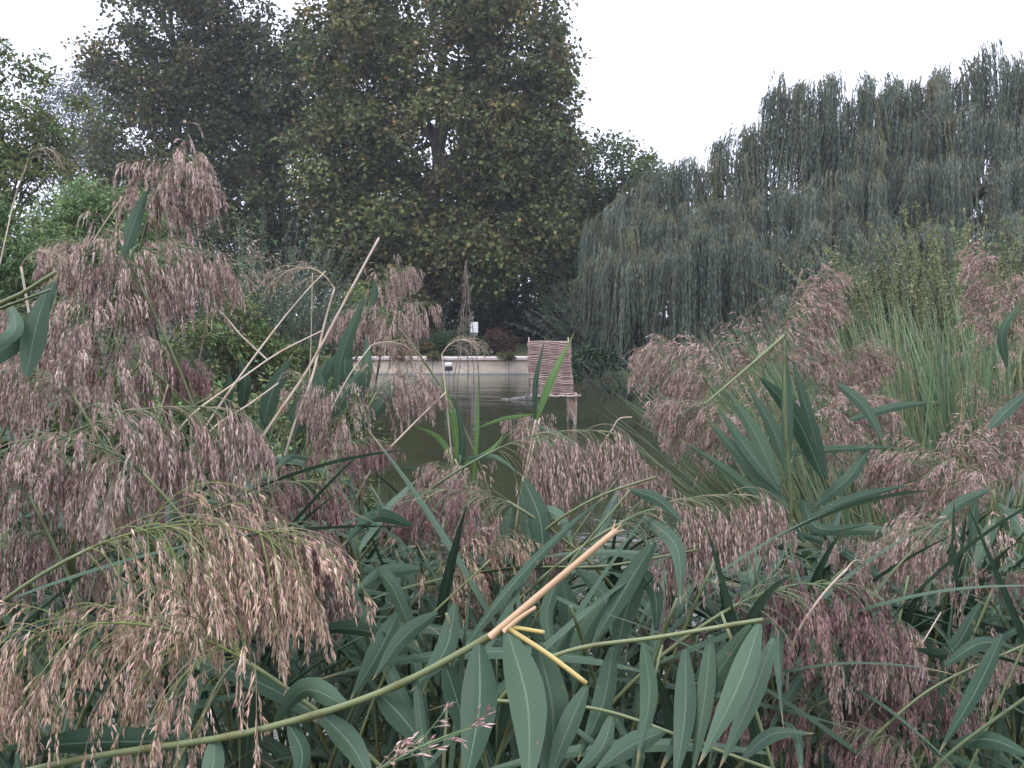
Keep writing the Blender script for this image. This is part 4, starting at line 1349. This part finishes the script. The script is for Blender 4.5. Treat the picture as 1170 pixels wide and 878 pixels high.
for pix, w0, w1, pl, lab in DRY:
    b = at(*pix[0])
    root = thing('dry_reed', lab, 'reed', b, 'dry straw stalks')
    ext = [(pix[0][0] - (pix[1][0] - pix[0][0]) * 1.2, pix[0][1] + 130, pix[0][2] + .12)] + list(pix)
    # the stalk goes on down to its root in the bed
    stalk(root, ext, w0 * .8, w1 * .75, m='dry', n=36)
    if pl:
        kind, var, head, cx, cy, w = pl
        v = PL[kind][var]
        h = R(head)
        ch, sh = math.cos(h), math.sin(h)
        q = v['pts'] @ np.array([[ch, sh, 0], [-sh, ch, 0], [0, 0, 1]])
        lo, hi = np.percentile(q, 3, axis=0), np.percentile(q, 97, axis=0)
        d = pix[-1][2]
        s = (w / FPX * d) / (hi[0] - lo[0])
        link('seed_plume', v['mesh'], root, at(*pix[-1]) - b, (0, 0, h), (s, s, s))

# ------------------------------------------------------------------ near leaning reed with the broken orange stalk
b = at(60, 872, .95)
root = thing('broken_reed', 'thick leaning reed snapped into an orange stalk with hanging broad blades', 'reed', (b[0], .95, 0.0))
pts = stalk(root, [(-160, 930, 1.05), (100, 866, .92), (300, 833, .86), (450, 785, .82), (577, 718, .80)], 8.5, 7.5, m='stem', n=46, gap=.11, sides=10)
stalk(root, [(560, 728, .797), (640, 660, .795), (704, 606, .79)], 9.0, 7.0, 'broken_stalk', 'orange', 14, gap=.5, sides=9)
for q in ([(704, 606, .79), (709, 600, .788), (712, 594, .785)], [(702, 609, .79), (708, 607, .792), (713, 606, .795)], [(700, 606, .79), (702, 600, .79), (703, 594, .79)]):
    stalk(root, q, 3.4, .8, 'splinter', 'orange', 8, gap=.5, sides=5)
stalk(root, [(580, 718, .79), (622, 745, .785), (670, 781, .78)], 6.5, 6.0, 'split_stalk', 'strip', 12, gap=.5)
stalk(root, [(582, 716, .792), (600, 719, .79), (622, 723, .79)], 5.0, 5.0, 'split_stalk', 'strip', 8, gap=.5)
stalk(root, [(576, 722, .792), (592, 708, .79), (612, 694, .788)], 7, 4.0, 'split_stalk', 'orange', 8, gap=.5)
for pix, w, roll, mm in [
        ([(547, 736, .80), (548, 800, .76), (530, 905, .70)], 44, .1, 'reed_leaf'),
        ([(580, 722, .79), (602, 800, .75), (604, 915, .70)], 46, -.15, 'reed_leaf'),
        ([(614, 735, .80), (632, 815, .78), (622, 920, .75)], 44, .25, 'reed_leaf'),
        ([(671, 783, .78), (648, 835, .76), (622, 905, .74)], 24, .3, 'reed_leaf'),
        ([(508, 758, .81), (522, 800, .80), (538, 862, .78)], 26, .3, 'reed_leaf'),
        ([(475, 773, .82), (481, 825, .80), (490, 895, .77)], 13, .2, 'reed_leaf'),
        ([(430, 790, .83), (458, 818, .82), (492, 862, .80)], 32, -.1, 'reed_leaf'),
        ([(395, 805, .84), (345, 790, .9), (305, 842, .92)], 26, .4, 'reed_leaf'),
        ([(365, 815, .84), (400, 850, .83), (430, 905, .80)], 28, -.3, 'reed_leaf'),
        ([(245, 842, .88), (244, 870, .86), (232, 915, .82)], 26, 0, 'reed_leaf'),
        ([(210, 848, .90), (120, 848, .92), (-10, 858, .95)], 30, .5, 'reed_leaf'),
        ([(330, 828, .85), (345, 860, .83), (335, 910, .80)], 22, .2, 'reed_leaf')]:
    hero_leaf(root, pix, w, roll, mm)


def hero(label, foot, stems, blades, name='reed', m='stem', group='leafy reeds without a plume'):
    b = at(*foot)
    gz = max(-.4, float(ground_z(b[0], b[1])))
    root = thing(name, label, 'reed', (b[0], b[1], gz), group)
    for s in stems:
        pix, w0, w1 = s[:3]
        stalk(root, pix, w0, w1, 'stem', s[3] if len(s) > 3 else m, 34)
    for bl in blades:
        hero_leaf(root, bl[0], bl[1], bl[2], bl[3] if len(bl) > 3 else 'reed_leaf')
    return root


hero('leaning reed with a fan of stiff blue green blades before the pink plumes', (1010, 800, 1.75),
     [([(1040, 860, 1.8), (985, 690, 1.78), (930, 590, 1.75), (893, 384, 1.65), (806, 462, 1.6)][:3] + [(905, 540, 1.72)], 5, 3.5),
      ([(897, 383, 1.66), (850, 424, 1.63), (804, 463, 1.6)], 4.5, 2.2), ([(905, 640, 1.7), (903, 560, 1.68), (897, 480, 1.66), (896, 388, 1.66)], 4, 2.4)],
     [([(905, 605, 1.72), (840, 545, 1.66), (777, 502, 1.6)], 12.0, 0.15), ([(900, 580, 1.72), (852, 528, 1.66), (803, 474, 1.6)], 17.6, 0.10), ([(890, 560, 1.72), (853, 512, 1.68), (817, 461, 1.64)], 15.2, -0.10),
      ([(890, 555, 1.72), (862, 494, 1.68), (829, 444, 1.64)], 17.6, 0.05), ([(905, 550, 1.74), (884, 492, 1.7), (852, 438, 1.66)], 16.0, 0.12), ([(940, 545, 1.74), (908, 475, 1.72), (862, 424, 1.7)], 24.0, 0.07),
      ([(898, 545, 1.7), (899, 460, 1.68), (895, 382, 1.66)], 13.6, 0.25), ([(945, 548, 1.74), (922, 470, 1.72), (903, 402, 1.68)], 13.6, 0.10),
      ([(955, 437, 1.7), (985, 462, 1.66), (1012, 510, 1.62)], 13.6, 0.05), ([(970, 480, 1.75), (1018, 466, 1.72), (1072, 459, 1.68)], 10.4, 0.15), ([(905, 516, 1.75), (955, 513, 1.72), (1030, 511, 1.7)], 8.8, 0.20),
      ([(920, 595, 1.72), (960, 575, 1.7), (1045, 552, 1.66)], 11.2, 0.15), ([(930, 580, 1.76), (975, 540, 1.74), (1000, 500, 1.72)], 14.4, 0.10), ([(915, 560, 1.75), (930, 600, 1.7), (1000, 598, 1.62)], 12.8, 0.25),
      ([(925, 610, 1.75), (985, 605, 1.7), (1070, 618, 1.62)], 12.8, 0.15), ([(920, 620, 1.75), (900, 600, 1.7), (850, 598, 1.62)], 11.2, 0.15)])
hero('broad dark green reed blades crossing two slanting stems at the edge', (-60, 700, 1.0),
     [([(-120, 800, 1.0), (-40, 365, .93), (20, 338, .92), (64, 311, .90)], 6, 4.5), ([(-110, 800, 1.0), (-50, 372, .95), (0, 353, .94), (58, 331, .93)], 4.5, 3)],
     [([(-40, 430, .95), (20, 385, .9), (50, 352, .88), (66, 312, .86)], 25, .1), ([(30, 430, .98), (42, 370, .96), (58, 318, .94)], 26, .15), ([(-5, 395, .95), (15, 380, .93), (8, 340, .9)], 17, .2)])
hero('single broad blade leaning below the highest plume', (150, 500, 2.0), [([(120, 700, 2.0), (135, 400, 2.0), (150, 285, 2.0)], 4, 3)],
     [([(140, 296, 2.0), (153, 255, 1.98), (170, 212, 1.95)], 17, .1), ([(175, 310, 2.0), (190, 330, 1.98), (215, 350, 1.95)], 13, .3)])
hero('young bright green reed with thin blades standing over the open water', (585, 700, 1.9), [([(575, 800, 1.9), (590, 600, 1.9), (612, 480, 1.9)], 4, 2.5, 'dry')],
     [([(611, 484, 1.9), (628, 438, 1.88), (656, 380, 1.84)], 9.0, .2, 'young_leaf'), ([(611, 482, 1.9), (612, 435, 1.9), (623, 385, 1.88)], 6.0, .4, 'reed_leaf'),
      ([(609, 474, 1.9), (575, 479, 1.88), (541, 491, 1.84)], 4.5, .2, 'young_leaf'), ([(612, 486, 1.9), (640, 498, 1.86), (672, 518, 1.8)], 6.8, .1), ([(610, 500, 1.9), (625, 505, 1.88), (634, 520, 1.86)], 5.2, .3, 'young_leaf')])
hero('slender green reed with upright blades in front of the far pond wall', (520, 700, 2.0), [([(520, 800, 2.0), (522, 620, 2.0), (526, 520, 2.0)], 4, 2.5)],
     [([(526, 545, 2.0), (520, 490, 1.98), (503, 425, 1.95)], 9.8, .3, 'young_leaf'), ([(540, 560, 2.0), (545, 490, 2.0), (547, 420, 2.0)], 4.5, .5, 'young_leaf'), ([(524, 550, 2.0), (528, 500, 2.0), (518, 450, 1.98)], 8.2, .3),
      ([(530, 530, 2.0), (560, 515, 1.95), (575, 498, 1.9)], 6.0, .2, 'young_leaf'), ([(527, 525, 2.0), (565, 522, 1.95), (598, 545, 1.9)], 6.0, .3), ([(525, 560, 2.0), (490, 540, 1.96), (445, 535, 1.92)], 7.5, .3), ([(525, 540, 2.0), (500, 500, 1.98), (470, 485, 1.95)], 6.8, .2, 'young_leaf')])
hero('reed with a long hanging blade under the little plume by the stilts', (590, 800, 1.5), [([(570, 880, 1.5), (580, 700, 1.5), (598, 545, 1.5)], 4.5, 3)],
     [([(598, 547, 1.5), (616, 590, 1.46), (622, 668, 1.42)], 23, .1), ([(596, 560, 1.5), (604, 610, 1.47), (606, 660, 1.44)], 18, -.3), ([(585, 580, 1.5), (578, 620, 1.48), (588, 665, 1.45)], 19, .2), ([(600, 580, 1.5), (640, 590, 1.46), (655, 625, 1.42)], 14, .3)])
hero('clump of broad upright blue green blades among the bent straw stalks', (340, 700, 2.1), [([(330, 800, 2.1), (345, 600, 2.1), (360, 470, 2.1)], 4.5, 3), ([(370, 800, 2.15), (385, 600, 2.15), (392, 440, 2.15)], 4.5, 3)],
     [([(300, 490, 2.1), (312, 445, 2.08), (335, 404, 2.05)], 20, .2), ([(335, 500, 2.1), (352, 455, 2.08), (378, 404, 2.05)], 24, .1), ([(330, 480, 2.12), (365, 435, 2.1), (398, 392, 2.05)], 20, -.2), ([(400, 460, 2.15), (394, 415, 2.15), (404, 366, 2.12)], 18, .2),
      ([(385, 460, 2.15), (388, 420, 2.15), (420, 330, 2.15)], 16, .3), ([(350, 505, 2.1), (385, 460, 2.1), (420, 415, 2.08)], 22, .25), ([(275, 470, 2.1), (280, 435, 2.1), (272, 405, 2.08)], 14, .2), ([(410, 460, 2.15), (418, 420, 2.15), (418, 380, 2.12)], 15, .3),
      ([(365, 500, 2.05), (370, 450, 2.05), (362, 415, 2.02)], 18, -.3), ([(400, 500, 2.1), (440, 455, 2.1), (455, 420, 2.05)], 14, .3), ([(425, 350, 2.3), (428, 335, 2.3), (427, 318, 2.3)], 9, .1), ([(240, 480, 2.0), (260, 450, 2.0), (262, 420, 2.0)], 15, .2)])
hero('leaning yellow stemmed reed with tall broad blades behind the broken orange stalk', (560, 900, 1.1),
     [([(480, 960, 1.1), (640, 747, 1.02), (760, 727, 1.0), (872, 708, .98)], 5.5, 5)],
     [([(868, 712, .98), (845, 780, .92), (798, 875, .86)], 29.9, .1), ([(884, 730, 1.0), (858, 800, .95), (822, 878, .9)], 23.8, .2), ([(858, 714, .98), (800, 800, .98), (752, 885, .95)], 26.4, .25), ([(783, 742, 1.0), (783, 810, .96), (770, 900, .9)], 26.4, .1),
      ([(735, 735, 1.0), (742, 790, .98), (728, 870, .94)], 21.1, .2), ([(812, 725, 1.0), (806, 790, .97), (790, 890, .93)], 21.1, -.2), ([(700, 740, 1.02), (690, 800, 1.0), (660, 870, .96)], 24.6, .3)])
hero('slanting reed with pale underside blades before the dark water gap', (640, 870, 1.3),
     [([(600, 930, 1.3), (660, 760, 1.3), (745, 620, 1.28)], 4.5, 3), ([(540, 860, 1.3), (640, 660, 1.3), (720, 560, 1.3)], 4, 2.6)],
     [([(748, 618, 1.28), (722, 660, 1.26), (672, 745, 1.2)], 24, .1), ([(735, 650, 1.3), (715, 700, 1.28), (700, 770, 1.24)], 26, .2), ([(735, 590, 1.3), (770, 620, 1.26), (778, 690, 1.2)], 18, .3), ([(690, 690, 1.3), (665, 730, 1.28), (655, 800, 1.25)], 22, .2),
      ([(720, 560, 1.3), (750, 570, 1.28), (782, 600, 1.25)], 14, .1), ([(640, 655, 1.3), (625, 700, 1.27), (640, 770, 1.22)], 16, .3)])
hero('reed with thin level green stem crossing behind the orange stalk end', (560, 800, 1.4), [([(500, 900, 1.45), (605, 650, 1.4), (680, 648, 1.38), (800, 628, 1.35)], 3.5, 2.6), ([(520, 900, 1.5), (630, 600, 1.45), (690, 565, 1.42), (750, 545, 1.4)], 3.5, 2.6)],
     [([(660, 650, 1.4), (690, 680, 1.38), (700, 730, 1.34)], 18, .2), ([(720, 642, 1.38), (745, 670, 1.36), (750, 730, 1.32)], 18, -.2), ([(640, 655, 1.4), (650, 700, 1.38), (640, 760, 1.34)], 20, .2)])
hero('reed with yellow green crossing stems near the corner', (1060, 930, 1.1), [([(1000, 960, 1.1), (1080, 866, 1.08), (1175, 795, 1.05)], 5.5, 4), ([(1060, 990, 1.15), (1120, 850, 1.15), (1180, 715, 1.15)], 4.5, 3), ([(960, 880, 1.2), (1060, 790, 1.2), (1175, 735, 1.2)], 4, 3)],
     [([(1145, 725, 1.2), (1120, 780, 1.16), (1072, 862, 1.1)], 18, .3), ([(1090, 850, 1.1), (1130, 845, 1.06), (1190, 870, 1.0)], 20, .3), ([(1080, 760, 1.2), (1120, 735, 1.18), (1170, 745, 1.15)], 15, .3), ([(1120, 690, 1.3), (1085, 745, 1.28), (1040, 740, 1.25)], 16, .4)])
hero('reed with low stem slanting down under the tall broad blades', (700, 900, 1.0), [([(560, 800, 1.0), (690, 812, .98), (800, 850, .95), (910, 890, .92)], 4.5, 4)],
     [([(760, 835, .96), (725, 850, .95), (675, 885, .92)], 26, .2), ([(700, 815, .98), (690, 850, .95), (650, 890, .9)], 20, .3), ([(850, 865, .94), (880, 840, .92), (930, 838, .9)], 16, .4)])
hero('reed with drooping dark blades at the edge below the pink plume', (1150, 760, 1.7), [([(1160, 880, 1.7), (1150, 700, 1.7), (1135, 560, 1.7)], 4.5, 3)],
     [([(1140, 590, 1.7), (1125, 620, 1.68), (1112, 655, 1.65)], 16, .1), ([(1140, 575, 1.7), (1165, 600, 1.66), (1185, 640, 1.6)], 16, .2), ([(1115, 565, 1.72), (1112, 600, 1.7), (1115, 640, 1.68)], 10, .1), ([(1130, 490, 1.6), (1155, 465, 1.55), (1185, 440, 1.5)], 13, .2),
      ([(1150, 420, 1.6), (1145, 380, 1.6), (1170, 340, 1.6)], 10, .3), ([(1130, 560, 1.7), (1090, 580, 1.66), (1060, 620, 1.6)], 13, .3)])
hero('reed with a curling pale blade at the inner side of the tawny plumes', (420, 800, 1.1), [([(430, 930, 1.15), (480, 800, 1.12), (520, 700, 1.1)], 4.5, 3), ([(380, 930, 1.2), (460, 740, 1.2), (560, 640, 1.2)], 4, 2.5)],
     [([(440, 725, 1.12), (395, 718, 1.06), (335, 724, 1.0)], 15, .5), ([(480, 745, 1.12), (430, 722, 1.08), (380, 722, 1.02)], 18, .4), ([(470, 720, 1.12), (440, 660, 1.1), (405, 655, 1.05)], 17, .4), ([(500, 700, 1.1), (468, 722, 1.08), (425, 778, 1.02)], 20, .3),
      ([(480, 650, 1.2), (440, 655, 1.16), (400, 680, 1.1)], 18, .3), ([(455, 700, 1.15), (430, 750, 1.1), (400, 800, 1.05)], 26, .2), ([(520, 690, 1.1), (510, 740, 1.06), (470, 790, 1.0)], 24, .2), ([(470, 600, 1.3), (430, 590, 1.26), (390, 625, 1.2)], 16, .3)])

# ------------------------------------------------------------------ leafy reeds that fill the bed
rng = np.random.default_rng(500)
LIM_X = [-300, 0, 150, 300, 430, 480, 560, 640, 700, 760, 860, 960, 1060, 1170, 1400]
LIM_Y = [420, 430, 470, 450, 500, 590, 620, 640, 625, 600, 560, 590, 590, 570, 560]
n_fill = 0
tries = 0
while n_fill < 250 and tries < 12000:
    tries += 1
    px = rng.uniform(-120, 1290)
    if n_fill > 190:
        px = rng.uniform(360, 900)                         # thickest in the middle of the bed
    d = rng.uniform(np.interp(px, [350, 450, 880, 980], [1.45, 1.0, 1.0, 1.4]), 3.0)
    lim = np.interp(px, LIM_X, LIM_Y)
    py = lim + 45 + abs(rng.normal(0, 110))
    if py > 860:
        continue
    tip = at(px, py, d)
    if tip[2] < .35:
        continue
    head = rng.uniform(0, 2 * math.pi)
    off = rng.uniform(.1, .55)
    fx, fy = tip[0] - math.cos(head) * off, max(.8, tip[1] - math.sin(head) * off)
    gz = max(-.4, float(ground_z(fx, fy)))
    foot = np.array([fx, fy, gz - .05])
    mid = foot * .45 + tip * .55 + np.array([-math.cos(head) * off * .35, -math.sin(head) * off * .35, .12])
    root = thing('reed', 'leafy green reed without a plume in the dense dark reed bed', 'reed', (fx, fy, gz), 'leafy reeds without a plume that fill the bed')
    pts = bez(foot, mid, tip, 24)
    link('stem', stem_mesh(pts - np.array(root.location), .0045, .0022), root)
    nl = int(rng.integers(6, 10))
    leafy(root, pts, .25, 1.0, nl, head + .5, rng, smin=.75, smax=1.1, avoid_cam=d < 1.3)
    n_fill += 1

# ------------------------------------------------------------------ light
world = bpy.data.worlds.new('World')
SC.world = world
world.use_nodes = True
nt = world.node_tree
nt.nodes.clear()
wo = nt.nodes.new('ShaderNodeOutputWorld')
bg = nt.nodes.new('ShaderNodeBackground')
sky = nt.nodes.new('ShaderNodeTexSky')
sky.sky_type = 'NISHITA'
sky.sun_disc = False
SUN_EL, SUN_AZ = R(60), R(235)
sky.sun_elevation = SUN_EL
sky.sun_rotation = SUN_AZ
# overcast: a thick even cloud layer over the clear sky, brighter towards the zenith
tc = nt.nodes.new('ShaderNodeTexCoord')
sep = nt.nodes.new('ShaderNodeSeparateXYZ')
nt.links.new(tc.outputs['Generated'], sep.inputs[0])
zz = math_n(nt, 'MAXIMUM', sep.outputs[2], 0.0)
nz = nt.nodes.new('ShaderNodeTexNoise')
nz.inputs['Scale'].default_value = 2.2
nz.inputs['Detail'].default_value = 5
nt.links.new(tc.outputs['Generated'], nz.inputs['Vector'])
lum = math_n(nt, 'MULTIPLY_ADD', zz, 11.0, 11.0)
lum = math_n(nt, 'MULTIPLY', lum, math_n(nt, 'MULTIPLY_ADD', nz.outputs['Fac'], 0.22, 0.89))
vm = nt.nodes.new('ShaderNodeVectorMath')
vm.operation = 'SCALE'
vm.inputs[0].default_value = (0.90, 0.935, 1.14)
nt.links.new(lum, vm.inputs['Scale'])
mix = mixrgb(nt, sky.outputs[0], vm.outputs[0], 0.93)
nt.links.new(mix, bg.inputs[0])
bg.inputs[1].default_value = 0.1
nt.links.new(bg.outputs[0], wo.inputs[0])

sd = bpy.data.lights.new('sun', 'SUN')
sd.energy = 1.5
sd.angle = R(18)
sd.color = (1, .98, .96)
so = bpy.data.objects.new('sun', sd)
COL.objects.link(so)
from mathutils import Vector
dirv = Vector((math.sin(SUN_AZ) * math.cos(SUN_EL), math.cos(SUN_AZ) * math.cos(SUN_EL), math.sin(SUN_EL)))
so.rotation_euler = dirv.to_track_quat('Z', 'Y').to_euler()
so.location = (0, -5, 20)

# ------------------------------------------------------------------ damp air over the pond
m, nt, out = mat('damp_air')
pv = nt.nodes.new('ShaderNodeVolumePrincipled')
pv.inputs['Color'].default_value = (0.88, 0.93, 1.0, 1)
pv.inputs['Density'].default_value = 0.0009
pv.inputs['Anisotropy'].default_value = 0.2
nt.links.new(pv.outputs[0], out.inputs['Volume'])
mb = MB()
box(mb, -301, 301, -101, 301, -2.2, 24.0)
hz = mb.build('haze', m, smooth=False)
tag(hz, 'thin damp haze over the pond and trees', kind='stuff')

# ------------------------------------------------------------------ render settings
SC.view_settings.view_transform = 'Standard'
SC.view_settings.look = 'None'
SC.view_settings.gamma = 1
SC.view_settings.use_curve_mapping = False
SC.view_settings.exposure = 0.62
SC.cycles.max_bounces = 6
SC.cycles.diffuse_bounces = 2
SC.cycles.glossy_bounces = 3
SC.cycles.transmission_bounces = 3
SC.cycles.caustics_reflective = False
SC.cycles.caustics_refractive = False
SC.cycles.use_denoising = True
